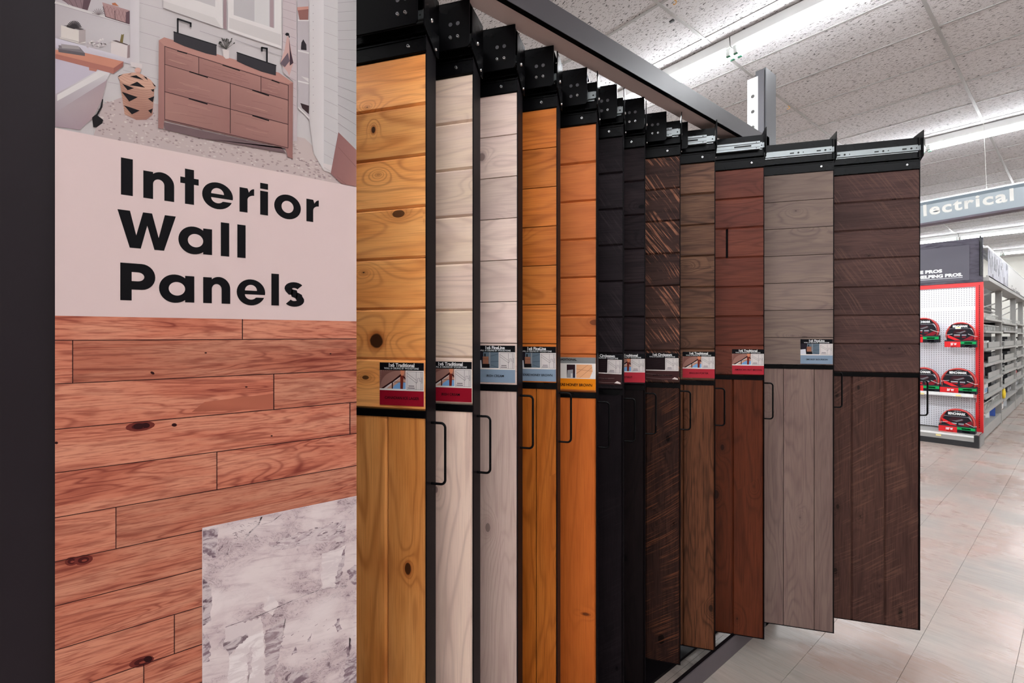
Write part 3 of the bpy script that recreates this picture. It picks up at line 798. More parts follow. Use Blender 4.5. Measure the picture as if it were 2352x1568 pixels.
b.poly((116, 102, 62), A_((812, 505), (830, 412), (846, 420), (862, 408), (846, 520)))
b.poly([(194,186,188),(202,194,194),(198,190,190),(192,182,184)], A_((935, -1500), (1045, -1500), (1045, 790), (935, 745))); b.poly((202, 190, 188), A_((1035, 762), (1078, 770), (1078, 830), (940, 800), (940, 745)))
# pebble floor
b.poly([(182,164,162),(178,160,158),(180,160,158),(176,156,154),(186,168,164),(190,170,166)], [(215, 312.3), (236, 240), (285, 222), (365, 240), (700, 318), (817.6, 430.5)])
for k in range(520):
    t = rr.random(); x = 225 + t * 560; lo = 232 + max(0, x - 280) * .24; hi = 293 + (x - 126) * .195
    if x > 690: lo = hi - 40
    y = rr.uniform(lo, hi)
    b.ell(rr.choice(((158,138,138), (166,146,144), (196,178,174), (148,128,130), (200,184,180))), x, y, rr.uniform(2, 4.2), rr.uniform(1.2, 2.2), .25, 7, k % 40 == 0)
# bath tub, tray, foot
b.poly((184, 173, 184), A_((38, 690), (700, 870), (600, 900), (38, 1180)))
b.poly([(166,150,154),(160,140,144),(168,146,148),(166,144,146),(158,136,142),(154,134,142)], A_((38, 1300), (660, 950), (600, 1200), (490, 1420), (330, 1560), (38, 1520)))
b.poly([(172,160,164),(206,198,196),(206,198,198),(186,176,178),(164,148,154)], A_((38, 1130), (560, 845), (700, 880), (640, 975), (38, 1350)))
b.poly((208, 200, 198), A_((60, 1140), (560, 862), (660, 885), (60, 1215)))
b.poly((30, 26, 28), A_((478, 1412), (530, 1370), (575, 1290), (600, 1190), (612, 1195), (602, 1290), (545, 1388), (612, 1440), (602, 1482), (530, 1532), (492, 1528)))
b.poly((170, 112, 98), A_((440, 798), (545, 830), (525, 862), (444, 846)))
b.poly((190, 128, 108), A_((38, 600), (390, 636), (855, 742), (738, 825), (38, 660))); b.poly((164, 106, 94), A_((38, 650), (738, 818), (735, 888), (38, 706))); b.poly((150, 94, 86), A_((738, 818), (855, 742), (850, 800), (735, 888)))
b.poly((96, 88, 92), A_((72, 580), (392, 640), (392, 676), (76, 628))); b.poly((120, 111, 114), A_((75, 545), (330, 570), (392, 640), (80, 590))); b.poly((152, 143, 142), A_((105, 530), (315, 556), (335, 596), (118, 582)))
# coiled basket
b.poly([(176,132,114),(188,144,126),(160,116,102),(150,108,98),(158,114,100),(186,142,122)], A_((806, 960), (1226, 1062), (1204, 1380), (1130, 1440), (1010, 1442), (870, 1375)))
for k in range(13): b.line((150, 106, 96), A_((812 + k*4.6, 990 + k*31), (950, 1065 + k*29), (1100, 1092 + k*27), (1222 - k*2, 1075 + k*26)), .7)
b.poly((198, 154, 134), A_((788, 920), (850, 890), (985, 872), (1075, 895), (1180, 960), (1246, 1040), (1222, 1072), (1060, 1072), (860, 1000), (795, 945)))
for k in range(4): b.line((164, 120, 106), A_((800 + k*38, 925 - k*8), (900 + k*24, 985 - k*26), (1060 + k*4, 1040 - k*34), (1215 - k*30, 1050 - k*34)), .7)
b.ell((204, 160, 146), *A_((1027, 848))[0], 7.4, 6.4); b.poly((190, 146, 132), A_((1005, 865), (1050, 865), (1055, 895), (1010, 890)))
for tri in (((930, 922), (1008, 906), (1100, 966)), ((928, 1026), (1020, 984), (1116, 1056)), ((840, 1008), (982, 1062), (905, 1086)), ((834, 1104), (1026, 1170), (924, 1222)), ((1148, 1186), (1224, 1158), (1206, 1230)),
            ((860, 1266), (1050, 1330), (955, 1376)), ((1150, 1330), (1206, 1304), (1190, 1366)), ((1180, 1080), (1224, 1072), (1214, 1108)), ((1090, 918), (1130, 930), (1150, 970)), ((895, 905), (955, 880), (940, 892)), ((1195, 990), (1246, 1040), (1225, 1040)), ((788, 930), (855, 895), (800, 910))):
    b.poly((26, 21, 24), A_(*tri))
# windows and right-hand wall
b.poly((206, 198, 195), [(375, TOPV)] + D_((1440, -1000), (1450, 188), (1063, 52)) + [(375, 18.4)])
b.poly((182, 174, 173), D_((1110, -1000), (1400, -1000), (1400, 48), (1290, 10), (1110, -40))); b.line((170,160,160), D_((1063, 55), (1450, 190)), 1); b.poly((196, 187, 184), D_((1063, 8), (1400, 120), (1440, 180), (1063, 50)))
b.poly((150, 126, 128), D_((1452, -1000), (1472, -1000), (1473, 192), (1453, 188)))
b.poly((209, 201, 198), D_((1480, -1000), (1830, -1000), (1832, 320), (1482, 200))); b.poly((176, 169, 169), D_((1520, -1000), (1785, -1000), (1785, 186), (1520, 100)))
b.poly((196, 190, 188), D_((1655, -1000), (1752, -1000), (1752, 176), (1655, 143))); b.poly((158, 136, 138), D_((1755, -1000), (1780, -1000), (1780, 185), (1755, 177)))
b.poly((193, 184, 181), D_((1490, 116), (1826, 226), (1826, 300), (1490, 186))); b.line((168, 158, 158), D_((1482, 203), (1832, 322)), 1.2)
for a, c in (((1412, 300), (1455, 315)), ((1530, 262), (1840, 372)), ((1300, 205), (1480, 262))): b.line((150, 143, 145), D_(a, c), .9)
b.poly((186, 170, 171), D_((1838, -1000), (1925, -1000), (1932, 920), (1905, 920), (1905, 530), (1838, 470)))
for k in range(13): b.line((152, 136, 140), D_((1840, 8 + k*53), (1924, 32 + k*55)), .8)
b.poly((176, 165, 167), D_((1928, -1000), (2008, -1000), (2010, 782), (1938, 700)))
for yy in (134, 332, 530): b.line((206, 198, 196), D_((1940, yy), (2008, yy + (2 if yy < 200 else 16))), 3)
b.line((204, 194, 192), D_((1938, 700), (2030, 790)), 3)
b.poly((182, 130, 118), D_((1932, 50), (2006, 44), (2006, 66), (1934, 72))); b.poly((136, 92, 86), D_((1936, 70), (2006, 62), (2004, 132), (1948, 132)))
b.poly((44, 38, 42), D_((1957, 312), (1960, 280), (1972, 258), (1992, 292), (1994, 330), (1958, 326))); b.poly((52, 36, 38), D_((1953, 672), (2010, 690), (2008, 745), (1965, 706))); b.poly((200, 190, 188), D_((1958, 498), (2008, 512), (2008, 538)))
b.poly((190, 152, 146), D_((1868, 232), (1880, 250), (1908, 412), (1880, 500), (1870, 470), (1822, 412), (1850, 330))); b.poly((104, 88, 96), D_((1872, 345), (1884, 400), (1852, 440), (1822, 414))); b.poly((64, 46, 54), D_((1880, 250), (1890, 330), (1908, 412), (1884, 430), (1884, 350)))
b.ell((28, 24, 28), *D_((1868, 226))[0], 4.6, 3.6); b.line((28, 24, 28), D_((1875, 225), (1882, 246)), 2)
b.poly([(196,190,190),(202,196,196),(204,196,194),(196,186,184),(190,180,178)], D_((2010, -1000), (2105, -1000), (2105, 1110), (2040, 1000), (2012, 790)))
b.poly((190, 183, 182), D_((2105, -1000), (2195, -1000), (2200, 1090), (2105, 1070))); b.poly((206, 193, 190), D_((2100, 1062), (2216, 1092), (2216, 1143), (2105, 1112)))
b.poly([(168,164,164),(164,160,160),(172,166,166),(180,172,172)], D_((2195, -1000), (2317.5, -1000), (2317.5, 985), (2198, 860)))
for k in range(14):
    b.line((140, 134, 135), D_((2197, 22 + k*60), (2317, 12 + k*62 + max(0, k - 4)*7.5)), .8); b.line((164, 156, 156), D_((2108, 36 + k*88), (2196, 64 + k*90)), .8); b.ell((120,110,112), *D_((2037, 38 + k*53))[0], .8, .8, 0, 6)
b.poly([(140,98,96),(150,106,102),(160,112,104),(146,102,98),(136,96,94)], D_((2200, 862), (2317.5, 978), (2317.5, 1216), (2218, 1196), (2150, 1130)))
b.line((120, 80, 80), D_((2200, 960), (2317, 1090)), .8); b.line((120, 80, 80), D_((2190, 1150), (2250, 1200)), .8)
# vanity
b.poly((110, 88, 90), D_((1060, 795), (1870, 975), (1830, 960), (1860, 1000), (1300, 900), (1075, 845)))
b.poly([(164,118,110),(172,126,116),(156,112,104),(146,104,98),(142,100,95),(146,104,99),(148,106,101),(152,108,103),(146,104,99),(146,104,99)],
       [(364.5, 94), (377, 87), (655, 180), (672.5, 191), (671.5, 365), (660, 361), (655, 341), (377, 277), (375, 297), (363.2, 295)])
b.poly((176, 128, 118), [(364.5, 94), (377, 87), (512, 130), (640, 168), (672.5, 191), (662, 194), (377, 106)])
for x0, y0, x1, y1, x2, y2, x3, y3 in ((378.5,109,455,132,455,169,378.5,147.5),(457,133,598,176,598,211,457,170.5),(599.5,176.5,661,196,661,229,599.5,212),(378.5,150,527,194,527,250,378.5,210.5),(529.5,194.5,661,233,660.5,285,529.5,250.5),(378.5,213.5,527,253,527,306,378.5,274.5),(529.5,254,660.5,288,660.5,339,529.5,307)):
    b.poly(rr.choice(([(162,118,110),(152,108,102),(146,104,98),(156,114,106)], [(154,112,104),(162,118,110),(152,110,103),(146,104,98)])), [(x0, y0), (x1, y1), (x2, y2), (x3, y3)])
    for k in range(7):
        f = rr.uniform(.08, .92); g0 = rr.uniform(0, .4); g1 = g0 + rr.uniform(.25, .55)
        p0 = (x0 + (x1-x0)*g0, y0 + (y1-y0)*g0 + (y3-y0)*f); p1 = (x0 + (x1-x0)*g1, y0 + (y1-y0)*g1 + (y2-y1)*f)
        b.line(rr.choice(((140, 98, 92), (172, 128, 118))), [p0, ((p0[0]+p1[0])/2, (p0[1]+p1[1])/2 + rr.uniform(-1.5, 1.5)), p1], .8, k == 0)
dk = (52, 32, 36)
for ln in ([(378, 275), (378, 108), (661.5, 197), (660.8, 340.5), (378, 275)], [(378.3, 149), (661.7, 231)], [(378.3, 211.7), (660.6, 286.5)], [(456, 133), (456, 170)], [(598.9, 176), (598.9, 213.5)], [(528.3, 192), (528.3, 307)]): b.line(dk, ln, 1.3)
for a, c in (((1155, 335), (1215, 352)), ((1450, 427), (1558, 462)), ((1768, 525), (1815, 542)), ((1233, 470), (1350, 507)), ((1643, 590), (1747, 625)), ((1230, 645), (1347, 680)), ((1643, 755), (1747, 787))): b.line((26, 18, 22), D_(a, c), 2.8)
for q in (((1130, 212), (1408, 298), (1408, 367), (1340, 352), (1200, 305), (1130, 275)), ((1540, 345), (1795, 430), (1793, 495), (1700, 470), (1600, 430), (1540, 402))):
    b.poly((52, 48, 52), D_(*q)); b.line((30, 27, 30), D_(q[0], q[1]), 2.4)
for q in (((1156, 215), (1156, 128), (1240, 156), (1240, 178)), ((1735, 405), (1735, 320), (1702, 314), (1702, 336))): b.line((34, 31, 34), D_(*q), 4.2)
b.poly((208, 194, 190), D_((1448, 322), (1490, 332), (1488, 385), (1468, 386), (1452, 372)))
for k in range(26):
    a = -.35 - rr.random()*2.5; l = rr.uniform(30, 62); e = (1474 + l*math.cos(a)*1.0, 318 + l*math.sin(a)*1.15)
    b.line((84, 80, 76), D_((1470, 325), e), .8, k % 9 == 0); b.ell(rr.choice(((66, 62, 60), (92, 88, 84))), *D_(e)[0], 2.6, 1.6, a, 6, False)
ps(b, 'printed_photo', M['print'])

# ---- white title band
PK = .87; tb = Print(); pap0 = (206, 183, 180)
tb.poly(pap0, [(126.8, 294.8), (817.6, 430.5), (817.6, 737.7), (126.8, 724.9)])
ps(tb, 'title_band', M['print'])

# ---- heading, drawn as letter shapes on the print
LBL = {1: (367, 575, .1436, 284, .0389), 2: (772, 620, .0905, 284, .0360), 3: (1175, 570, .0345, 288, .0384)}
ink = (13, 11, 14); pap = (206, 183, 180)
hd = Print()
def hp(n, x, y):
    b0, x0, sl, cap, dc = LBL[n]; h = cap - (x - x0) * dc; v = b0 + (x - x0) * sl - y * h
    return (120 + x/3.36, 340 + v/3.36)
def G(n, c, pts): hd.poly(c, [hp(n, x, y) for x, y in pts])
def rect(n, x0, x1, y0=0, y1=1.0): G(n, ink, [(x0, y0), (x1, y0), (x1, y1), (x0, y1)])
def arc(x, y, rx, ry, a0, a1, k=18): return [(x + rx*math.cos(R(a0 + (a1-a0)*i/k)), y + ry*math.sin(R(a0 + (a1-a0)*i/k))) for i in range(k + 1)]
def oval(n, c, x, y, rx, ry): G(n, c, arc(x, y, rx, ry, 0, 350, 35))
def let_n(n, x0, s, x1):
    ro = (x1 - x0 - s) * .613; ci = (x0 + x1) / 2; ri = (x1 - x0 - 2*s) / 2
    G(n, ink, [(x0, 0), (x0 + s, 0), (x0 + s, .42)] + arc(ci, .42, ri, .15, 180, 0, 14) + [(x1 - s, 0), (x1, 0)] + arc(x1 - ro, .44, ro, .345, 0, 127, 16) + [(x0 + s, .70), (x0 + s, .755), (x0, .755)])
def let_r(n, x0, s, x1): G(n, ink, [(x0, 0), (x0 + s, 0), (x0 + s, .38)] + arc(x1 + 2, .40, x1 + 2 - x0 - s, .155, 180, 92, 8) + [(x1, .555), (x1, .765)] + arc(x1 + 4, .50, (x1 - x0 - s) * 1.0, .265, 96, 150, 6) + [(x0 + s, .755), (x0, .755)])
def let_o(n, x0, x1, s): oval(n, ink, (x0+x1)/2, .375, (x1-x0)/2, .40); oval(n, pap, (x0+x1)/2, .375, (x1-x0)/2 - s, .195)
def let_e(n, x0, x1, s):
    m = (x0+x1)/2; r = (x1-x0)/2
    oval(n, ink, m, .375, r, .40)
    G(n, pap, arc(m, .43, r - s, .175, 0, 180, 14))
    G(n, pap, [(m - r + s, .31), (x1 + 3, .31), (x1 + 3, .225), (m + r - s*.95, .225)] + arc(m, .31, r - s, .155, -35, -180, 12))
def let_a(n, x0, x1, s): 
    xr = x1 - s*.35; oval(n, ink, (x0+xr)/2, .375, (xr-x0)/2, .40); rect(n, x1 - s, x1, 0, .755); oval(n, pap, (x0 + s*1.06 + x1 - s)/2, .375, (x1 - s - x0 - s*1.06)/2, .19)
rect(1, 530, 622); let_n(1, 702, 76, 940); rect(1, 1023, 1093, 0, 1.015); rect(1, 987, 1129, .585, .765); let_e(1, 1155, 1393, 70); let_r(1, 1443, 62, 1556)
rect(1, 1602, 1663, 0, .757); rect(1, 1602, 1663, .82, 1.005); let_o(1, 1710, 1916, 57); let_r(1, 1958, 53, 2054)
G(2, ink, [(503, 1.0), (600, 1.0), (648, .35), (700, 1.0), (770, 1.0), (821, .34), (868, 1.0), (953, 1.0), (862, 0), (788, 0), (733, .645), (683, 0), (598, 0)])
let_a(2, 972, 1232, 69); rect(2, 1299, 1364); rect(2, 1426, 1490)
G(3, ink, [(525, 0), (613, 0), (613, .295), (690, .295)] + arc(690, .6475, 105, .3525, -90, 90, 14) + [(525, 1.0)])
G(3, pap, [(613, .525), (655, .525)] + arc(660, .645, 50, .12, -90, 90, 10) + [(613, .765)])
let_a(3, 823, 1095, 71); let_n(3, 1163, 67, 1372); let_e(3, 1421, 1641, 64); rect(3, 1688, 1747)
# s as a thick stroke
sp = arc(1865, .565, 47, .115, 25, 200, 10) + arc(1865, .40, 40, .055, 150, 95, 3)[1:] + arc(1864, .30, 40, .055, 85, 30, 3) + arc(1864, .19, 49, .118, 40, -155, 12)
L_ = []; R_ = []
for k, (x, y) in enumerate(sp):
    x0, y0 = sp[max(k-1, 0)]; x1, y1 = sp[min(k+1, len(sp)-1)]; dx, dy = (x1-x0), (y1-y0)*245; d = math.hypot(dx, dy)
    nx, ny = -dy/d, dx/d; L_.append((x + nx*29, y + ny*23/245)); R_.append((x - nx*29, y - ny*23/245))
LV[0] += 1
for k in range(len(sp) - 1): hd.poly(ink, [hp(3, *q) for q in (L_[k], L_[k+1], R_[k+1], R_[k])], False)
ps(hd, 'lettering', M['print'])

# ---- printed planks
def m_plankprint():
    t = NT('printed_planks'); a = t.new('Attribute', attribute_name='Col').outputs['Color']; sc = t.new('SeparateColor'); t.L(a, sc.inputs[0])
    sd = t.new('CombineXYZ', i_1=t.math('MULTIPLY', sc.outputs[0], 60.), i_2=t.math('MULTIPLY', sc.outputs[1], 90.))
    va = t.new('VectorMath', operation='ADD'); t.L(t.coord(), va.inputs[0]); t.L(sd.outputs[0], va.inputs[1]); v = va.outputs[0]
    n1 = t.noise(t.vmap(v, (0, 2.2, 19)), 1, 3, .5, .5); big = t.noise(t.vmap(v, (0, 3.4, 26)), 1, 4, .6, .5)
    fib = t.noise(t.vmap(v, (0, 26, 420)), 1, 3, .65)
    w = t.math('POWER', t.math('MULTIPLY_ADD', t.math('SINE', t.math('MULTIPLY', n1, 95.)), .5, .5), 4.0)
    c = t.mix(t.ramp(big, .32, .62), col(206, 138, 112, .80), col(192, 114, 90, .80))
    c = t.mix(t.ramp(big, .56, .74, 0, .8), c, col(140, 66, 52, .80))
    c = t.mix(t.math('MULTIPLY', w, t.ramp(big, .35, .7, .3, .8)), c, col(112, 44, 37, .80))
    c = t.mix(t.ramp(fib, .46, .68, 0, .6), c, col(136, 66, 54, .80))
    br = t.math('MULTIPLY_ADD', sc.outputs[2], .3, .86); bc = t.new('CombineXYZ', i_0=br, i_1=br, i_2=br)
    c = t.mix(1.0, c, bc.outputs[0], 'MULTIPLY')
    t.P(Base_Color=c, Roughness=.42); t.b.inputs['Specular IOR Level'].default_value = .07
    return t.mat
M['plankprint'] = m_plankprint()
J = [((127.4, 724.9), (817.3, 737.7)), ((127.4, 781.4), (817.3, 777.8)), ((127.4, 881.1), (817.3, 849.5)), ((127.4, 985.2), (817.3, 922.6)), ((127.4, 1084.8), (817.3, 994.6)), ((127.4, 1187.3), (817.3, 1068.2)),
     ((127.4, 1288), (817.3, 1141)), ((127.4, 1389.5), (817.3, 1213)), ((127.4, 1490.5), (817.3, 1284)), ((127.4, 1592), (817.3, 1356)), ((127.4, 1693), (817.3, 1428)), ((127.4, 1795), (817.3, 1500)), ((127.4, 1900), (817.3, 1570))]
def jy(k, u): (x0, y0), (x1, y1) = J[k]; return y0 + (y1 - y0) * (u - x0) / (x1 - x0)
BUTT = {0: [556], 1: [167.5], 2: [628], 3: [802.5], 4: [497.5], 5: [266.5], 8: [400], 9: [330], 10: [600]}
pk = Print(); kn = Print(); LV[0] += 1; base_lv = LV[0]
for k in range(len(J) - 1):
    xs = [126.8] + BUTT.get(k, []) + [817.6]
    for x0, x1 in zip(xs[:-1], xs[1:]):
        LV[0] = base_lv
        p = [on(x0, jy(k, x0)), on(x0, jy(k+1, x0)), on(x1, jy(k+1, x1)), on(x1, jy(k, x1))]
        pk.add(p, [(0, 1, 2, 3)], 0, (rr.random(), rr.random(), rr.random(), 1))
ps(pk, 'printed_planks', M['plankprint'])
LV[0] = base_lv + 2
for x, y, rx, ry, ro in ((322, 978, 34, 11, -.12), (318, 978, 12, 7, -.1), (335, 976, 9, 6, 0), (165, 1287, 16, 10, -.2), (192, 1284, 22, 11, -.22), (325, 1517, 30, 11, -.3), (340, 1511, 10, 7, -.2), (130, 1016, 4, 3, 0), (472, 810, 3, 1.6, 0), (758, 812, 2, 1.6, 0), (350, 856, 5, 3, .5), (565, 888, 3, 1.6, 0), (400, 975, 6, 4, 0), (623, 1000, 2.4, 1.6, 0)):
    kn.ell((104, 44, 38) if rx > 15 else (46, 18, 20), x, y, rx, ry, ro)
    if rx > 15: kn.ell((70, 26, 26), x, y, rx*.6, ry*.62, ro); kn.ell((132, 62, 50), x + rx*.1, y + 1, rx*.3, ry*.22, ro)
kn.poly([(150,82,64),(168,96,74),(160,90,70),(168,94,74)], [(440, 945), (470, 922), (628, 903), (627, 938)])
for k in range(1, len(J)): kn.line((46, 22, 24), [(127, jy(k, 127)), (817.4, jy(k, 817.4))], 1.7)
for k, xs in BUTT.items():
    for x in xs: kn.line((40, 18, 22), [(x, jy(k, x) + .5), (x, jy(k+1, x) - .5)], 2.0)
ps(kn, 'plank_joint_print', M['print'])

# ---- abstract painting in the print
def m_abstract():
    t = NT('printed_abstract'); o = t.coord()
    r = t.vmap(o, (1, 1, 1), rot=(R(10), 0, 0))
    a = t.noise(t.vmap(r, (0, 7, 12)), 1, 8, .62, .5); s = t.noise(t.vmap(r, (0, 14, 90)), 1, 5, .6, .4); g = t.noise(t.vmap(r, (0, 30, 46)), 1, 6, .7, 1.2); bl = t.noise(t.vmap(o, (0, 5, 6)), 1, 2)
    c = t.mix(t.ramp(a, .35, .6), col(214, 198, 196, .90), col(192, 172, 173, .90))
    c = t.mix(t.ramp(s, .5, .72, 0, .5), c, col(160, 136, 140, .90))
    dark = t.math('MULTIPLY', t.ramp(g, .53, .62), t.ramp(a, .50, .60))
    c = t.mix(t.math('MULTIPLY', dark, .85), c, col(92, 70, 80, .90))
    e = t.math('SUBTRACT', 1.0, t.math('MULTIPLY', t.math('ABSOLUTE', t.math('SUBTRACT', g, .5)), 60.), clamp=True)
    c = t.mix(t.math('MULTIPLY', e, t.ramp(a, .44, .56, 0, .7)), c, col(70, 52, 60, .90))
    c = t.mix(t.ramp(bl, .58, .68, 0, .6), c, col(222, 208, 206, .90))
    t.P(Base_Color=c, Roughness=.42); t.b.inputs['Specular IOR Level'].default_value = .07
    return t.mat
LV[0] += 4
ab = Print(); ab.poly((200, 190, 190), [(464, 1210.5), (817.6, 1137.3), (817.6, 1690), (464, 1690)]); ps(ab, 'printed_abstract', m_abstract())
def E_(*p): return [(440 + x/3.5, 1120 + y/3.5) for x, y in p]
def ragged(pts, amp=2.6, step=5.0):
    out = []
    for (x0, y0), (x1, y1) in zip(pts, pts[1:] + pts[:1]):
        n = max(1, int(math.hypot(x1 - x0, y1 - y0) / step))
        for k in range(n):
            f = k / n; a = amp if 466.5 < x0 + (x1-x0)*f < 814 else 0
            out.append((x0 + (x1-x0)*f + rr.uniform(-a, a), y0 + (y1-y0)*f + rr.uniform(-a, a)))
    return out
class Ragged(Print):
    def poly(s, c, pts, up=True):
        if len(pts) > 2 and up:
            cm = c if not isinstance(c[0], (tuple, list)) else tuple(sum(x[j] for x in c)/len(c) for j in range(3))
            return Print.poly(s, tuple(cm), ragged(pts), True)
        return Print.poly(s, c, pts, up)
ad = Ragged()
wh = (220, 206, 204); gr = (128, 106, 114); md = (178, 158, 160)
ad.poly([(130,108,116),(96,74,86),(150,130,134),(112,92,100)], E_((88, 330), (215, 310), (190, 560), (88, 520)))
ad.poly([(70,50,60),(130,110,116),(84,62,72)], E_((88, 700), (160, 800), (155, 1060), (88, 1100))); ad.poly(gr, E_((88, 1150), (150, 1250), (140, 1390), (88, 1400)))
ad.line((44, 32, 38), E_((560, 230), (535, 290), (470, 350), (420, 412)), 3.4); ad.line((50, 38, 44), E_((360, 425), (310, 460), (290, 530), (225, 520)), 1.2); ad.line((50, 38, 44), E_((560, 290), (640, 270), (730, 200)), 1.2)
for k in range(26): x, y = rr.uniform(280, 520), rr.uniform(270, 420); ad.line((74, 58, 64), E_((x, y), (x + 18, y - rr.uniform(-8, 12)), (x + 30, y + 10)), .8, k == 0)
ad.poly(wh, E_((1040, 520), (1230, 460), (1190, 700), (1150, 800), (1040, 800))); ad.poly([(140,118,124),(90,68,78),(160,140,144)], E_((1230, 462), (1215, 640), (1180, 780), (1140, 760)))
ad.poly(md, E_((620, 440), (1230, 255), (1225, 420), (950, 450), (640, 500)))
for k in range(70): x = rr.uniform(620, 1220); y = 470 - (x - 620)*.28 + rr.uniform(-50, 50); ad.line(rr.choice((gr, (80, 60, 70), wh)), E_((x, y), (x + rr.uniform(15, 50), y - rr.uniform(0, 18))), rr.uniform(.7, 2.4), k % 20 == 0)
ad.poly(wh, E_((570, 960), (630, 840), (700, 920), (640, 1015))); ad.line((60, 46, 52), E_((270, 1112), (560, 1010), (830, 890), (1030, 810), (1250, 780)), 1.4)
ad.poly((214, 198, 196), E_((270, 1120), (560, 1030), (575, 1150), (255, 1240))); ad.poly([(74,54,64),(60,44,52),(150,128,132),(196,180,180)], E_((250, 1240), (440, 1165), (460, 1180), (300, 1350)))
ad.poly((226, 214, 212), E_((300, 1350), (440, 1200), (470, 1180), (575, 1140), (590, 1590), (280, 1590))); ad.poly(md, E_((440, 1330), (482, 1270), (478, 1480), (450, 1560)))
ad.poly([(150,130,134),(120,98,106),(150,128,132),(166,146,148)], E_((585, 1150), (760, 1030), (700, 1350), (640, 1590), (590, 1590)))
for q in (((920, 1230), (965, 1160), (955, 1225)), ((800, 1335), (830, 1260), (842, 1310)), ((760, 1568), (810, 1460), (870, 1480), (960, 1430), (940, 1520), (830, 1590)), ((1240, 1360), (1270, 1190), (1282, 1210), (1255, 1370)), ((1150, 1090), (1180, 1040), (1200, 1130), (1170, 1150)), ((1250, 650), (1320, 615), (1320, 780), (1265, 740)), ((1240, 1380), (1320, 1340), (1320, 1590), (1200, 1590))): ad.poly(gr, E_(*q))
for k in range(60): x, y = rr.uniform(620, 1310), rr.uniform(1000, 1560); ad.line(rr.choice((gr, md)), E_((x, y), (x + rr.uniform(4, 22), y - rr.uniform(-4, 16))), rr.uniform(.6, 1.6), k % 20 == 0)
ad.line((226, 214, 210), [(464.3, 1600), (464.3, 1211), (817.4, 1138)], 1.0)
LV[0] += 2
ps(ad, 'abstract_marks', vcolor('abstract_marks_print', .5, .07, 0, col(206, 190, 190, PK)))
# ================================================================ BACKGROUND: hanging sign, end cap, aisle shelving
M['sign_blue'] = paint('blue_grey_sign', (0.215, 0.265, 0.305), .22, 0, .04, 3, .6)
M['sign_edge'] = paint('plum_grey_edge', (0.115, 0.095, 0.125), .5)
YS = 7.2
sa = pt(2113, 516, Y=YS); sb_ = pt(2352, 475.7, Y=YS)
zb = (sa.z + sb_.z) / 2; x0, x1 = sa.x - .62, .22
slope = (sb_.z - sa.z) / (sb_.x - sa.x)
sign = empty('hanging_sign', ((x0 + x1) / 2, YS, zb)); sign.rotation_euler = (0, -math.atan(slope) * .9, 0)
tag(sign, 'long blue-grey hanging aisle sign reading Electrical, below the ceiling', 'sign')
hw = (x1 - x0) / 2
sh = pt(2240, 438, Y=YS).z - pt(2240, 495, Y=YS).z
MB().prism([(-.02, .01), (-.02, sh*.78), (-.012, sh*.92), (.01, sh), (.10, sh), (.12, sh*.92), (.13, .01)], 'x', -hw, hw).build('sign_face', M['sign_blue'], sign)
MB().box(-hw, hw, -.0195, .13, -.012, .0105).build('underside', M['sign_edge'], sign)
lp = pt(2122, 495, Y=YS - .02); rp = pt(2330, 459.5, Y=YS - .02)
capz = 29.5 / FPX * (YS * CT - (-.1) * ST)
me = text_mesh('lectrical', 1.0, M['cream_ink'], bold=.03, spacing=1.14)
xs = [v.co.x for v in me.vertices]; ys = [v.co.y for v in me.vertices]
sx = (rp.x - lp.x) / (max(xs) - min(xs)); sy = capz / max(ys)
for txt, xr in (('lectrical', rp.x), ('E', lp.x - .045)):
    mm = text_mesh(txt, 1.0, M['cream_ink'], bold=.03, spacing=1.14); mx = max(v.co.x for v in mm.vertices)
    mm.transform(Matrix.Diagonal((sx, sy, 1, 1)))
    ob = bpy.data.objects.new('lettering', mm); ob.matrix_basis = frame((xr - (x0 + x1)/2 - mx*sx, -.0215, (lp.z + rp.z)/2 - zb), (1, 0, 0), (0, 0, 1)); link(ob, sign)
wx = pt(2269, 430, Y=YS + .05).x - (x0 + x1)/2
for xx in (wx, wx + 1.2 if wx + 1.2 < hw else hw - .1, -hw + .15):
    MB().cyl((xx, .05, sh - .003), (xx, .05, CEIL - zb), .0018, 6).cyl((xx, .05, sh - .003), (xx, .05, sh + .03), .006, 6).build('hanging_wire', M['wire'], sign)

# ---------------- end cap
YF, YP = 8.47, 8.97
cap = empty('end_cap_display', (-1.40, YP, 0))
tag(cap, 'red framed white pegboard end cap unit at the end of the far aisle', 'shelf unit')
def cp(mb, name, m, par=None): return mb.build(name, m, par or cap, (1.40, -YP, 0) if par is None else None)
XR = pt(2249, 1029.8, Y=YF).x; XL = XR - 1.15
ux0, ux1 = pt(2241.5, 800, Y=YP).x, pt(2259.3, 800, Y=YP).x
ztop = pt(2245, 655.5, Y=YP).z
def m_peg():
    t = NT('white_pegboard'); o = t.coord(); sx = t.new('SeparateXYZ'); t.L(o, sx.inputs[0])
    d = []
    for ax, ph in ((0, .0), (2, .4)):
        f = t.math('FRACT', t.math('MULTIPLY_ADD', sx.outputs[ax], 1/.0262, ph + 100)); d.append(t.math('POWER', t.math('SUBTRACT', f, .5), 2.0))
    r = t.math('SQRT', t.math('ADD', d[0], d[1]))
    hole = t.ramp(r, .15, .21, 1, 0)
    c = t.mix(hole, (.74, .74, .79, 1), (.05, .045, .06, 1))
    t.P(Base_Color=c, Roughness=.45); return t.mat
M['peg'] = m_peg()
zm = pt(2200, 711, Y=YP).z
cp(MB().box(ux0 - 1.05, ux0, YP - .004, YP + .012, .16, zm - .012), 'pegboard', M['peg'])
cp(MB().box(ux0 - 1.05, ux0, YP - .006, YP + .012, zm - .012, zm + .035), 'panel_strip', paint('white_strip', (.74,.74,.79), .4))
cp(MB().box(ux0 - 1.05, ux0, YP - .004, YP + .012, zm + .035, ztop), 'pegboard', M['peg'])
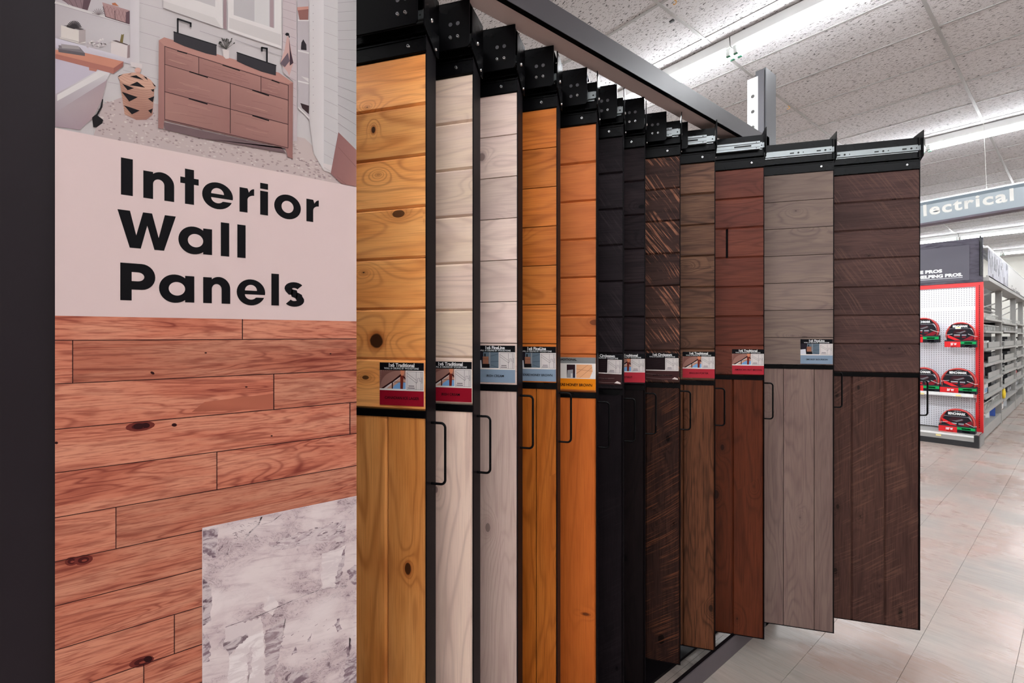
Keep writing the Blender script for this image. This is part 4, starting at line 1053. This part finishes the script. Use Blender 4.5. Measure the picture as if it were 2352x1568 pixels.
cp(MB().box(ux0 - 1.06, ux1, YP - .02, YP + .01, ztop - .012, ztop + .045), 'top_rail', M['red'])
for s, nm in ((0, 'upright'), (-1.13, 'upright')):
    u_ = cp(MB().box(ux0 + s, ux0 + s + .035, YP - .035, YP + .02, .14, ztop + .04).box(ux0 + s + .041, ux1 + s, YP - .035, YP + .02, 0, ztop + .04).box(ux0 + s + .035, ux0 + s + .041, YP - .030, YP + .02, .14, ztop + .04), nm, M['red'])
    if s == 0:
        sl = MB(); z = .2
        while z < ztop: sl.box(ux0 + .035, ux0 + .041, YP - .0318, YP - .0300, z, z + .014); z += .0262
        sl.box(ux0 + .030, ux0 + .046, YP - .0362, YP - .0352, .2, .2001)
        tag(cp(sl, 'slot_column', M['hole'], None), kind='stuff')
        z = .2; s2 = MB()
        while z < ztop: s2.box(ux0 + .0335, ux0 + .0425, YP - .0362, YP - .0345, z, z + .0135); z += .0262
        tag(cp(s2, 'slot_marks', M['hole'], None), kind='stuff')
# base deck, kick, corner
zd = pt(2200, 1000, Y=YF).z
bd = CAMH + (V0 - 1003.5) / FPX * (YF * CT - XR * ST)
cp(MB().box(XL, XR - .02, YF + .02, YP, bd - .03, bd), 'base_deck', M['shelf_white'])
cp(MB().box(XL, XR - .045, YF, YF + .02, bd - .02, bd + .004), 'price_rail', M['white_steel'])
cp(MB().box(XL, XR - .045, YF + .004, YF + .022, bd - .075, bd - .02), 'front_rail', M['shelf_white'])
cp(MB().box(XL, XR - .03, YF + .001, YF + .03, 0, bd - .075).prism([(XR - .048, 0), (XR, 0), (XR, bd + .012), (XR - .048, bd + .012)], 'y', YF - .006, YF + .06), 'kick_plate', M['black_plastic'])
cp(MB().box(XR - .004, XR + .002, YF + .06, YP - .05, 0, bd + .004), 'base_side', M['zinc'])
# middle shelf
s1 = pt(2240, 909, Y=YP - .27)
msh = cp(MB().box(XL + .02, ux0 + .005, YP - .27, YP - .02, s1.z - .012, s1.z + .012), 'shelf', M['shelf_white'])
cp(MB().box(XL + .02, ux0 + .005, YP - .285, YP - .268, s1.z - .022, s1.z + .022), 'price_rail', M['white_steel'])
cp(MB().prism([(YP - .27, s1.z + .02), (YP - .04, s1.z + .02), (YP - .03, s1.z - .12), (YP - .06, s1.z - .05), (YP - .27, s1.z - .02)], 'x', ux0 + .006, ux0 + .012), 'shelf_bracket', paint('pale_pink_bracket', (.55,.36,.36), .4))
M['tag_yellow'] = paint('yellow_price_tag', (.78, .66, .30), .5)
for u, v, Y in ((2201, 908, YP - .287), (2117, 903.5, YP - .287), (2155.5, 998.5, YF - .002)):
    p = pt(u, v, Y=Y); cp(MB().box(p.x - .026, p.x + .026, p.y - .002, p.y + .001, p.z - .012, p.z + .012), 'price_tag', M['tag_yellow'])
# header board
hz0, hz1 = ztop + .046, pt(2243, 546.5, Y=YP - .03).z
M['slate'] = wood('slate_wood_laminate', (78,74,84), (52,48,58), (92,88,98), .0, .4, 10, .5, .25)
hb_ = cp(MB().box(ux0 - 1.05, ux1 - .004, YP - .03, YP - .005, hz0, hz1), 'header_board', M['slate'])
a = pt(2114, 566, Y=YP - .033); c = pt(2226.5, 643, Y=YP - .033); b2 = pt(2226.5, 562, Y=YP - .033)
MB().box(ux0 - .95, c.x, YP - .0345, YP - .029, hz0 + .035, b2.z).build('header_panel', paint('slate_panel', (.072,.066,.085), .5), cap, (1.40, -YP, 0))
def tline(txt, ur, vr, cap_px, name='lettering', parent=cap, Y=YP - .036, ul=None, bold=.05):
    p = pt(ur, vr, Y=Y); me = text_mesh(txt, 1.0, M['white_ink'], bold=bold)
    xs = [v.co.x for v in me.vertices]; ys = [v.co.y for v in me.vertices]
    s = cap_px / FPX * (p.y * CT - p.x * ST) / (.73 if True else 1)
    w = (p.x - pt(ul[0], vr, Y=Y).x) / ul[1] if ul else None
    kx = w / (max(xs) - min(xs)) if w else s
    me.transform(Matrix.Diagonal((kx, s, 1, 1)))
    o = bpy.data.objects.new(name, me); o.matrix_basis = frame((p.x + 1.40 - max(xs) * kx, p.y - YP, p.z), (1, 0, 0), (0, 0, 1)); return link(o, parent)
tline('E PROS', 2164, 625.2, 7.2, ul=(2113, 1.0))
tline('HELPING PROS.', 2211, 633.3, 7.3, ul=(2113, .945))
p = pt(2211, 636, Y=YP - .036); MB().box(p.x - .62, p.x, p.y - .001, p.y, p.z - .006, p.z - .001).build('underline', M['white_ink'], cap, (1.40, -YP, 0))
# notched sign bracket on the right edge
q0 = pt(2249.5, 632, Y=YP - .05); q1 = pt(2252, 538, Y=YP - .05)
poly = [(q0.x, q0.z), (q0.x + .03, q0.z)]
n = 7
for k in range(n): z = q0.z + .05 + k * (q1.z - q0.z - .2) / n; poly += [(q0.x + .03, z), (q0.x + .018, z + .02), (q0.x + .03, z + .035)]
poly += [(q0.x + .03, q1.z - .09), (q0.x + .012, q1.z), (q0.x, q1.z - .02)]
cp(MB().prism(poly, 'y', YP - .05, YP - .045).box(q0.x, q0.x + .006, YP - .05, YP - .005, q0.z, q1.z - .09), 'sign_bracket', M['black_plastic'])

# ---------------- hose packs
M['hose_red'] = paint('red_rubber_hose', (.55, .045, .040), .38, 0, .12, 20)
M['hose_dark'] = paint('dark_red_hose', (.20, .012, .022), .4, 0, .12, 20)
M['tie'] = paint('grey_cable_tie', (.55, .55, .56), .4)
def hose(uc, vc, wpx, hpx, Y, z0, lab, size_txt, layers=3, traypx=13.0):
    """coil of hose on a printed card: centre pixel, size in pixels, depth plane, resting height z0"""
    c = pt(uc, vc, Y=Y); zc = c.y * CT - c.x * ST
    ppx = FPX * (CT * zc + ST * (c.y * ST + c.x * CT)) / zc**2
    rx = wpx / 2 / ppx; rz = hpx / 2 / FPX * zc
    root = empty('hose_pack', (c.x, Y, z0)); tag(root, lab, 'hose', 'coiled red hoses on the end cap')
    cz = c.z - z0
    for k in range(layers):
        tb = MB(); q = [(rx * (1 - .07*(k % 2)) * math.cos(a), .03 * k - .02 + .006*math.sin(3*a), cz + rz * (1 - .05*(k % 2)) * math.sin(a)) for a in [2*math.pi*j/36 for j in range(36)]]
        tb.tube([(x * .94, y, cz + (z - cz) * .94) for x, y, z in q], rx * .062, 8, closed=True)
        tb.build('coil', M['hose_red'] if k < 2 else M['hose_dark'], root)
    # card
    cb = MB(); yk = -.058; B = -rz * 1.02; blk = col(22, 21, 28); 
    def P_(pts, cc, d=0.0): cb.add([(rx * x, yk - d, cz + rz * z) for x, z in pts], [tuple(range(len(pts)))], 0, cc)
    out = arc(0, -.02, .86, .70, 0, 180, 16) + [(-.86, -1.0), (.86, -1.0)]
    n = len(out); cb.prism([(rx * x, cz + rz * z) for x, z in out], 'y', yk + .003, yk, 0, blk)
    ztop_ = traypx / FPX * zc + .018; tb_ = (ztop_ - cz) / rz
    P_([(-.70, .50), (.70, .50), (.54, .82), (-.54, .82)], col(16, 15, 20), .001)
    P_([(-.74, .45), (.74, .45), (.74, .49), (-.74, .49)], col(120, 116, 122), .0012)
    P_([(-.42, .08), (.30, .10), (.44, .28), (.22, .40), (-.25, .40), (-.44, .26)], col(52, 18, 26), .0012)
    P_([(-.30, .16), (.0, .08), (.36, .24), (.30, .31), (-.05, .18)], col(110, 108, 112), .0016)
    P_([(-.40, -.08), (.0, -.08), (.0, .0), (-.40, .0)], col(170, 168, 172), .0014); P_([(.10, -.10), (.40, -.10), (.40, .0), (.10, .0)], col(140, 138, 146), .0014)
    P_([(-.40, -.20), (-.02, -.20), (-.02, -.11), (-.40, -.11)], col(130, 20, 32), .0014); P_([(.12, -.28), (.36, -.28), (.36, -.14), (.12, -.14)], col(96, 18, 34), .0014)
    P_([(-.85, tb_ + .46), (-.80, tb_ + .2), (-.28, tb_ - .04), (.08, tb_ - .04)], col(214, 34, 40), .0015); P_([(.82, tb_ + .42), (.84, tb_ + .12), (.62, tb_ - .04), (.10, tb_ - .04)], col(126, 20, 34), .0013)
    co = cb.build('card', M['print_matte'], root)
    # tray front
    tr = MB(); zt1 = ztop_; yt = yk - .012
    tr.prism([(yt, 0), (yt, zt1 - .018), (yt + .012, zt1), (.06, zt1), (.06, 0)], 'x', -rx * 1.02, rx * 1.02, 0, col(30, 26, 30))
    h = zt1 - .018
    def Q(x0, x1, a, b_, cc): tr.quad((rx*x0, yt - .0008, a), (rx*x1, yt - .0008, a), (rx*x1, yt - .0008, b_), (rx*x0, yt - .0008, b_), 0, cc)
    Q(-1.02, .03, 0, h, col(206, 36, 40)); Q(.03, 1.02, h * .55, h, col(8, 150, 78)); Q(.03, 1.02, 0, h * .55, col(20, 20, 28))
    Q(.28, .78, h*.66, h*.86, col(150, 214, 170)); Q(.32, .74, h*.16, h*.36, col(196, 196, 200)); Q(-.58, -.2, h*.12, h*.2, col(236, 180, 180))
    to = tr.build('tray', M['print_matte'], root)
    for sx_, a in ((-1, .1), (1, -.1)):
        MB().tube([(sx_*rx*.5, yk - .004, cz + rz*.04), (sx_*rx*.95, yk - .008, cz - rz*(.04 if sx_ < 0 else .16)), (sx_*rx*1.05, -.01, cz - rz*.16)], .0035, 6).build('cable_tie', M['tie'], root)
    def T(txt, x, z, wd, hg, y, bold=.04):
        me = text_mesh(txt, 1.0, M['white_ink'], bold=bold, align='CENTER'); xs = [v.co.x for v in me.vertices]
        me.transform(Matrix.Diagonal((wd / (max(xs) - min(xs)), hg / max(v.co.y for v in me.vertices), 1, 1))); o = bpy.data.objects.new('lettering', me)
        o.matrix_basis = frame((rx * x, y, z), (1, 0, 0), (0, 0, 1)); link(o, root)
    T('BENCHMARK', 0, cz + rz * .58, rx * .98, rz * .17, yk - .0022)
    T(size_txt, -.42, h * .36, rx * .40, h * .42, yt - .0016)
    return root
b0 = bd
zsh = s1.z + .012
hose(2207, 768, 71, 57, YP - .16, pt(2207, 797, Y=YP - .16).z, 'coiled red hose with yellow price sticker, right one of the upper two on the pegboard', "25' W", 2)
hose(2121, 758, 72, 57, YP - .16, pt(2121, 786, Y=YP - .16).z, 'coiled red hose half hidden by the dark sample panel, upper row on the pegboard', "25' W", 3)
hose(2202, 875, 82, 60, YP - .15, zsh, 'big coiled red hose at right end of the middle white shelf', "50' W", 3)
hose(2122, 873, 72, 60, YP - .15, zsh, 'coiled red hose half hidden behind the black handle, middle shelf', "50' W", 3)
hose(2199, 970, 82, 64, YF + .24, b0, 'largest coiled red hose standing alone on the bottom deck of the end cap', "100' W", 4)
for u, v in ((2207, 797), (2121, 785)):
    p = pt(u, v + (1 if u < 2150 else 0), Y=YP - .16)
    hk = MB()
    for dx in (-.09, .09): hk.tube([(p.x + dx, YP, p.z - .006), (p.x + dx, YP - .24, p.z - .006), (p.x + dx, YP - .25, p.z + .01)], .004, 6)
    cp(hk, 'peg_hook', M['zinc'])
p = pt(2200.5, 752.5, Y=YP - .24); tag(MB().box(p.x - .028, p.x + .028, p.y - .001, p.y, p.z - .016, p.z + .016).box(p.x - .022, p.x + .022, p.y - .0014, p.y - .001, p.z - .004, p.z + .012, 1).build('price_sticker', [M['white_ink'], M['tag_yellow']]), 'small yellow and white price sticker on the upper right hose', 'sticker')

# ---------------- aisle shelving behind the end cap
XG = ux1 - .012
gon = empty('aisle_shelving', (XG - .4, 12.0, 0))
tag(gon, 'long off-white aisle shelving run behind the red end cap, loaded with electrical goods', 'shelving')
def gp(mb, name, m): return mb.build(name, m if not isinstance(m, str) else M[m], gon, (-(XG - .4), -12.0, 0))
posts = []
for u in (2301, 2333, 2349.5):
    posts.append(pt(u, 800, X=XG).y)
posts = [9.06] + posts
while posts[-1] < 17: posts.append(posts[-1] + 1.6)
print('posts', posts)
zgt = 2.19
gp(MB().box(XG - .80, XG - .78, YP + .05, posts[-1], 0, zgt + .5), 'back_wall', paint('shelf_back_dark', (.035,.033,.036), .6))
for k, y in enumerate(posts):
    po = gp(MB().box(XG - .075, XG, y - .04, y + .04, 0, zgt), 'upright', 'shelf_white')
    hs = MB(); z = .25
    while z < zgt - .05: hs.box(XG - .0, XG + .0012, y - .010, y + .010, z, z + .022); z += .21
    hs.v = [(a - (XG - .4) + (XG - .4), b_, c_) for a, b_, c_ in hs.v]
    if 0 < k < 4: hs.build('upright_holes', M['hole'], po)
levels = [.405, .605, .815, 1.05, 1.27, 1.52, 1.70]
gp(MB().box(XG - .78, XG - .02, YP + .05, posts[-1], .10, .16).box(XG - .03, XG - .005, YP + .05, posts[-1], .02, .17), 'base_deck', 'shelf_white')
for bay in range(min(4, len(posts) - 1)):
    y0, y1 = posts[bay] + .045, posts[bay + 1] - .045
    for li, z in enumerate(levels):
        dep = .52 if li < 5 else .42
        dz = .0 if bay != 1 else (.02 * ((li * 7) % 3 - 1))
        s = MB().box(XG - .78, XG - .06, y0, y1, z + dz - .012, z + dz + .004).box(XG - .07, XG + .02, y0, y1, z + dz - .032, z + dz - .004)
        gp(s, 'shelf', 'shelf_white')
        # bin front: slab on right half, wire bars on the left half
        if li in (1, 2, 3, 4): gp(MB().box(XG - .03, XG - .022, y0 + (y1 - y0) * (.35 if bay == 0 else .3), y1, z + dz, z + dz + .085), 'bin_front', 'shelf_white')
        if li in (4, 5, 6) or (li == 0 and bay == 0):
            w = MB(); m_ = 14
            for k in range(m_ + 1):
                yy = y0 + (y1 - y0) * k / m_
                if li == 6: w.cyl((XG - .05, yy, z + dz), (XG - .30, yy, z + dz + .16), .004, 4).cyl((XG - .05, yy, z + dz), (XG - .04, yy, z + dz + .07), .004, 4)
                else: w.cyl((XG - .03, yy, z + dz), (XG - .03, yy, z + dz + .08), .004, 4)
            if li == 6: w.cyl((XG - .04, y0, z + dz + .07), (XG - .04, y1, z + dz + .07), .005, 4).cyl((XG - .30, y0, z + dz + .16), (XG - .30, y1, z + dz + .16), .005, 4)
            else: w.cyl((XG - .03, y0, z + dz + .08), (XG - .03, y1, z + dz + .08), .005, 4)
            gp(w, 'wire_basket', 'wire')
    gp(MB().tube([(XG - .4, y0, 1.86), (XG - .08, y1 - .1, zgt - .02)], .012, 6), 'brace', 'shelf_white')
    for zz in (1.90, 1.98, 2.06): gp(MB().box(XG - .5, XG - .47, y0, y1, zz, zz + .02), 'cross_rail', 'shelf_white')
gp(MB().box(XG - .12, XG + .06, YP + .05, posts[-1], zgt, zgt + .05).box(XG + .03, XG + .05, YP + .05, posts[-1], zgt + .05, zgt + .075), 'canopy_rail', 'shelf_white')
# canopy sign board and tube above
XC = XG + .05
y0 = pt(2271.5, 640, X=XC).y; zc0 = zgt + .06; zc1 = pt(2271.5, 570, X=XC).z
pic = MB(); rr2 = random.Random(3)
yj = pt(2315.5, 640, X=XC).y
gp(MB().box(XC - .01, XC, yj + .02, posts[-1], zc0, zc1), 'canopy_sign', paint('pale_sign', (.60,.59,.58), .4))
pb = MB(); pb.box(XC - .01, XC, y0, yj - .02, zc0, zc1, 0, col(188, 188, 198))
for k in range(70):
    ya = rr2.uniform(y0, yj - .15); w = rr2.uniform(.02, .13); za = rr2.uniform(0, 1); hb2 = rr2.uniform(.1, .45)
    g = rr2.choice((120, 140, 160, 176, 205, 215)) + (10 if za > .5 else -6); zz0 = zc0 + (zc1 - zc0) * za * .8; zz1 = min(zz0 + hb2 * (zc1 - zc0), zc1)
    xx = XC + .0004 + k * .00004
    pb.quad((xx, ya, zz0), (xx, ya + w, zz0), (xx, ya + w, zz1), (xx, ya, zz1), 0, col(g, g, g + 8))
gp(pb, 'canopy_picture', M['print_matte'])
gp(MB().cyl((XC - .10, y0 - .12, zc1 + .03), (XC - .10, posts[-1], zc1 + .03), .05, 14).box(XC - .16, XC + .0, y0 - .12, posts[-1], zc1 - .005, zc1 + .02), 'canopy_tube', 'white_steel')
gp(MB().box(XC - .9, XC - .06, y0 - .06, y0 - .03, zc1 - .03, zc1 + .06), 'canopy_arm', 'white_steel')
gp(MB().box(XG - .55, XG - .10, YP + .3, YP + .9, zgt + .05, zgt + .20), 'top_carton', paint('slate_carton', (.10,.11,.14), .6))
pa = pt(2323, 668, X=XC + .002); pbb = pt(2343, 672, X=XC + .002)
me = text_mesh('Core Service', 1.0, paint('grey_sign_ink', (.16,.155,.16), .5), bold=.01); xs = [v.co.x for v in me.vertices]
h_ = 18.0 / FPX * (pa.y * CT - pa.x * ST) / .73
me.transform(Matrix.Diagonal(((pbb.y - pa.y) / max(xs), h_, 1, 1)))
o = bpy.data.objects.new('lettering', me); o.matrix_basis = frame((XC + .002 - (XG - .4), pa.y - 12.0, pa.z - .02), (0, 1, 0), (0, 0, 1)); link(o, gon)

# ---------------- goods on the shelves
COLS = {'clear': (.55,.57,.60), 'blue': (.16,.32,.52), 'grey': (.30,.30,.31), 'dark': (.03,.03,.035), 'yellow': (.80,.56,.02), 'royal': (.03,.09,.42), 'white': (.70,.70,.69), 'brown': (.26,.14,.08), 'red': (.5,.03,.04)}
for k, v in COLS.items(): M['g_' + k] = paint('goods_' + k, v, .4, 0, .15, 12)
def on_shelf(bay, li, t, depth=.11): 
    y = posts[bay] + .05 + (posts[bay+1] - posts[bay] - .1) * t; dz = .0 if bay != 1 else (.02 * ((li * 7) % 3 - 1))
    z = (levels[li] + dz + .0045) if li >= 0 else .1605
    return Vector((XG - .035 - depth, y, z))
def carton(p, w, d, h, m, m2, lab, cat='box', name='carton', tilt=0):
    ext = d/2 * abs(math.cos(tilt)) + w/2 * abs(math.sin(tilt)); p = Vector((XG - .038 - ext if p.x > XG - .19 else min(p.x, XG - .038 - ext), p.y, p.z))
    b = MB(); b.prism([(-d/2 + .004, 0), (d/2 - .004, 0), (d/2, .004), (d/2, h - .004), (d/2 - .004, h), (-d/2 + .004, h), (-d/2, h - .004), (-d/2, .004)], 'y', -w/2, w/2)
    root = b.build(name, m, None, p, (0, 0, tilt)); tag(root, lab, cat)
    MB().box(d/2, d/2 + .0015, -w*.42, w*.42, h*.12, h*.55).build('front_label', m2, root)
    MB().box(-d/2, d/2, -.006, .006, h, h + .0012).build('tape', m2, root)
def jug(p, r, h, m, mc, lab):
    b = MB().cyl((0, 0, 0), (0, 0, h*.7), r, 16).cyl((0, 0, h*.7), (0, 0, h*.85), r, 16, r1=r*.4)
    root = b.build('bottle', m, None, p); tag(root, lab, 'bottle')
    MB().cyl((0, 0, h*.85), (0, 0, h), r*.42, 12).build('cap', mc, root); MB().cyl((0, 0, h*.15), (0, 0, h*.5), r*1.01, 16, caps=False).build('front_label', M['g_blue'], root)
def packs(bay, li, t0, n, m, lab, grp, h=.12, w=.03):
    for k in range(n):
        p = on_shelf(bay, li, t0 + k * w * 1.35 / (posts[bay+1] - posts[bay]), .12)
        b = MB().prism([(-.05, 0), (.05, 0), (.055, .01), (.05, h), (.01, h + .02), (-.05, h)], 'y', -w/2, w/2)
        o = b.build('blister_pack', M[m], None, p); tag(o, lab % ('nearest', 'second', 'third', 'fourth', 'fifth', 'sixth', 'last')[k], 'pack', grp)
        MB().box(.0535, .0555, -w*.4, w*.4, h*.25, h*.7).build('front_label', M['g_white'] if k % 2 else M['g_grey'], o)
jug(on_shelf(0, 4, .06, .05), .045, .20, M['g_white'], M['g_red'], 'white bottle with red cap in the first bay beside the red upright')
carton(on_shelf(0, 4, .40), .22, .20, .10, M['g_white'], M['g_grey'], 'low white carton behind the bin front of the first bay, at eye level')
packs(0, 3, .06, 6, 'g_dark', 'thin dark pack, %s from the red upright, chest-high shelf, first bay', 'thin dark packs in the first bay', .12, .04)
packs(0, 2, .34, 7, 'g_clear', 'clear plastic pack, %s from the camera in the row beside the blue box', 'clear packs in the first bay', .15, .05)
carton(on_shelf(0, 2, .12, .06), .16, .12, .15, M['g_blue'], M['g_white'], 'small light blue box near the red upright, fifth shelf from the floor')
carton(on_shelf(0, 2, .25, .30), .16, .12, .14, M['g_brown'], M['g_white'], 'small brown box behind the clear packs in the first bay')
carton(on_shelf(0, 1, .30, .06), .40, .16, .14, M['g_white'], M['g_blue'], 'white box with wide blue label on the low shelf of the first bay')
carton(on_shelf(0, 1, .55, .20), .28, .16, .13, M['g_grey'], M['g_white'], 'grey box standing behind the blue-labelled white box')
packs(0, 0, .05, 6, 'g_clear', 'clear upright pack, %s from the red upright on the lowest raised shelf', 'clear packs on the lowest raised shelf', .15, .05)
carton(on_shelf(0, -1, .30, .16), .30, .24, .13, M['g_grey'], M['g_white'], 'grey bundle tilted in the bottom wire basket of the first bay', 'bundle', 'bundle', .5)
carton(on_shelf(0, -1, .62, .18), .26, .20, .16, M['g_clear'], M['g_white'], 'clear plastic bag of fittings in the bottom basket, first bay', 'bag', 'parts_bag', -.4)
carton(on_shelf(0, -1, .86, .05), .24, .2, .17, M['g_royal'], M['g_white'], 'royal blue package at the end of the bottom basket of the first bay', 'package', 'package', .3)
def roll(p, r, m, lab, cat='cable coil'):
    root = MB().tube([(0, r*math.cos(a), 1.31*r + r*math.sin(a)) for a in [2*math.pi*k/20 for k in range(20)]], r*.3, 8, closed=True).build('cable_coil', m, None, p); tag(root, lab, cat)
    MB().box(-r*.32, r*.32, -r*.12, r*.12, r*1.96, r*2.66).build('tie_band', M['g_dark'], root)
roll(on_shelf(1, 0, .07, -.04), .07, M['g_yellow'], 'bright yellow coil in the second bay, low down beside the post')
carton(on_shelf(1, 0, .42, .06), .30, .14, .13, M['g_royal'], M['g_white'], 'dark blue bag behind the yellow coil in the second bay', 'bag', 'parts_bag', .2)
carton(on_shelf(1, -1, .22, .03), .30, .2, .19, M['g_brown'], M['g_white'], 'open brown carton on the bottom deck of the second bay')
carton(on_shelf(1, -1, .62, .12), .5, .2, .14, M['g_clear'], M['g_grey'], 'clear bag of grey parts in the second bay bottom basket', 'bag', 'parts_bag', .3)
carton(on_shelf(1, 1, .16, .06), .30, .16, .13, M['g_white'], M['g_grey'], 'pale carton in the second bay above the yellow coil')
carton(on_shelf(1, 2, .3, .14), .4, .1, .10, M['g_dark'], M['g_white'], 'dark flat box behind the bin front of the second bay, knee height')
carton(on_shelf(1, 3, .16, .03), .36, .12, .11, M['g_white'], M['g_white'], 'white open tray on the chest-high shelf of the second bay', 'tray', 'bin_tray')
carton(on_shelf(1, 4, .5, .14), .5, .1, .11, M['g_dark'], M['g_grey'], 'long dark box behind wire bars of the second bay')
for k, r in enumerate((.105, .095, .085)):
    p = on_shelf(2, -1, .10 + k * .25, .06)
    root = MB().tube([(0, r*math.cos(a), r + .0185 + r*math.sin(a)) for a in [2*math.pi*j/24 for j in range(24)]], .018, 6, closed=True).build('cable_coil', M['g_clear'], None, p)
    tag(root, 'pale grey ring of cable, %s of three in the third bay' % ('largest', 'middle-sized', 'smallest')[k], 'cable coil'); MB().box(-.02, .02, -.02, .02, 2*r - .01, 2*r + .05).build('tie_band', M['g_dark'], root)
carton(on_shelf(2, 1, .4, .08), .4, .12, .12, M['g_red'], M['g_white'], 'red and white carton on the second shelf of the third bay')
carton(on_shelf(2, 4, .4, .08), .5, .12, .12, M['g_white'], M['g_grey'], 'white carton at eye level in the third bay')
carton(on_shelf(2, 5, .4, .08), .5, .12, .12, M['g_clear'], M['g_dark'], 'clear-wrapped box on the upper wire shelf of the third bay')
carton(on_shelf(0, 6, .12, .02), .2, .1, .14, M['g_clear'], M['g_white'], 'crumpled clear bag at top of the first bay by the red upright', 'bag', 'parts_bag', .4)
carton(on_shelf(1, 6, .5, .35), 1.0, .12, .18, M['g_brown'], M['g_brown'], 'long brown carton deep on the top shelf of the second bay')

ORD = ('lowest raised', 'second', 'third', 'fourth', 'fifth', 'sixth'); BAY = ('first', 'second', 'third', 'fourth')
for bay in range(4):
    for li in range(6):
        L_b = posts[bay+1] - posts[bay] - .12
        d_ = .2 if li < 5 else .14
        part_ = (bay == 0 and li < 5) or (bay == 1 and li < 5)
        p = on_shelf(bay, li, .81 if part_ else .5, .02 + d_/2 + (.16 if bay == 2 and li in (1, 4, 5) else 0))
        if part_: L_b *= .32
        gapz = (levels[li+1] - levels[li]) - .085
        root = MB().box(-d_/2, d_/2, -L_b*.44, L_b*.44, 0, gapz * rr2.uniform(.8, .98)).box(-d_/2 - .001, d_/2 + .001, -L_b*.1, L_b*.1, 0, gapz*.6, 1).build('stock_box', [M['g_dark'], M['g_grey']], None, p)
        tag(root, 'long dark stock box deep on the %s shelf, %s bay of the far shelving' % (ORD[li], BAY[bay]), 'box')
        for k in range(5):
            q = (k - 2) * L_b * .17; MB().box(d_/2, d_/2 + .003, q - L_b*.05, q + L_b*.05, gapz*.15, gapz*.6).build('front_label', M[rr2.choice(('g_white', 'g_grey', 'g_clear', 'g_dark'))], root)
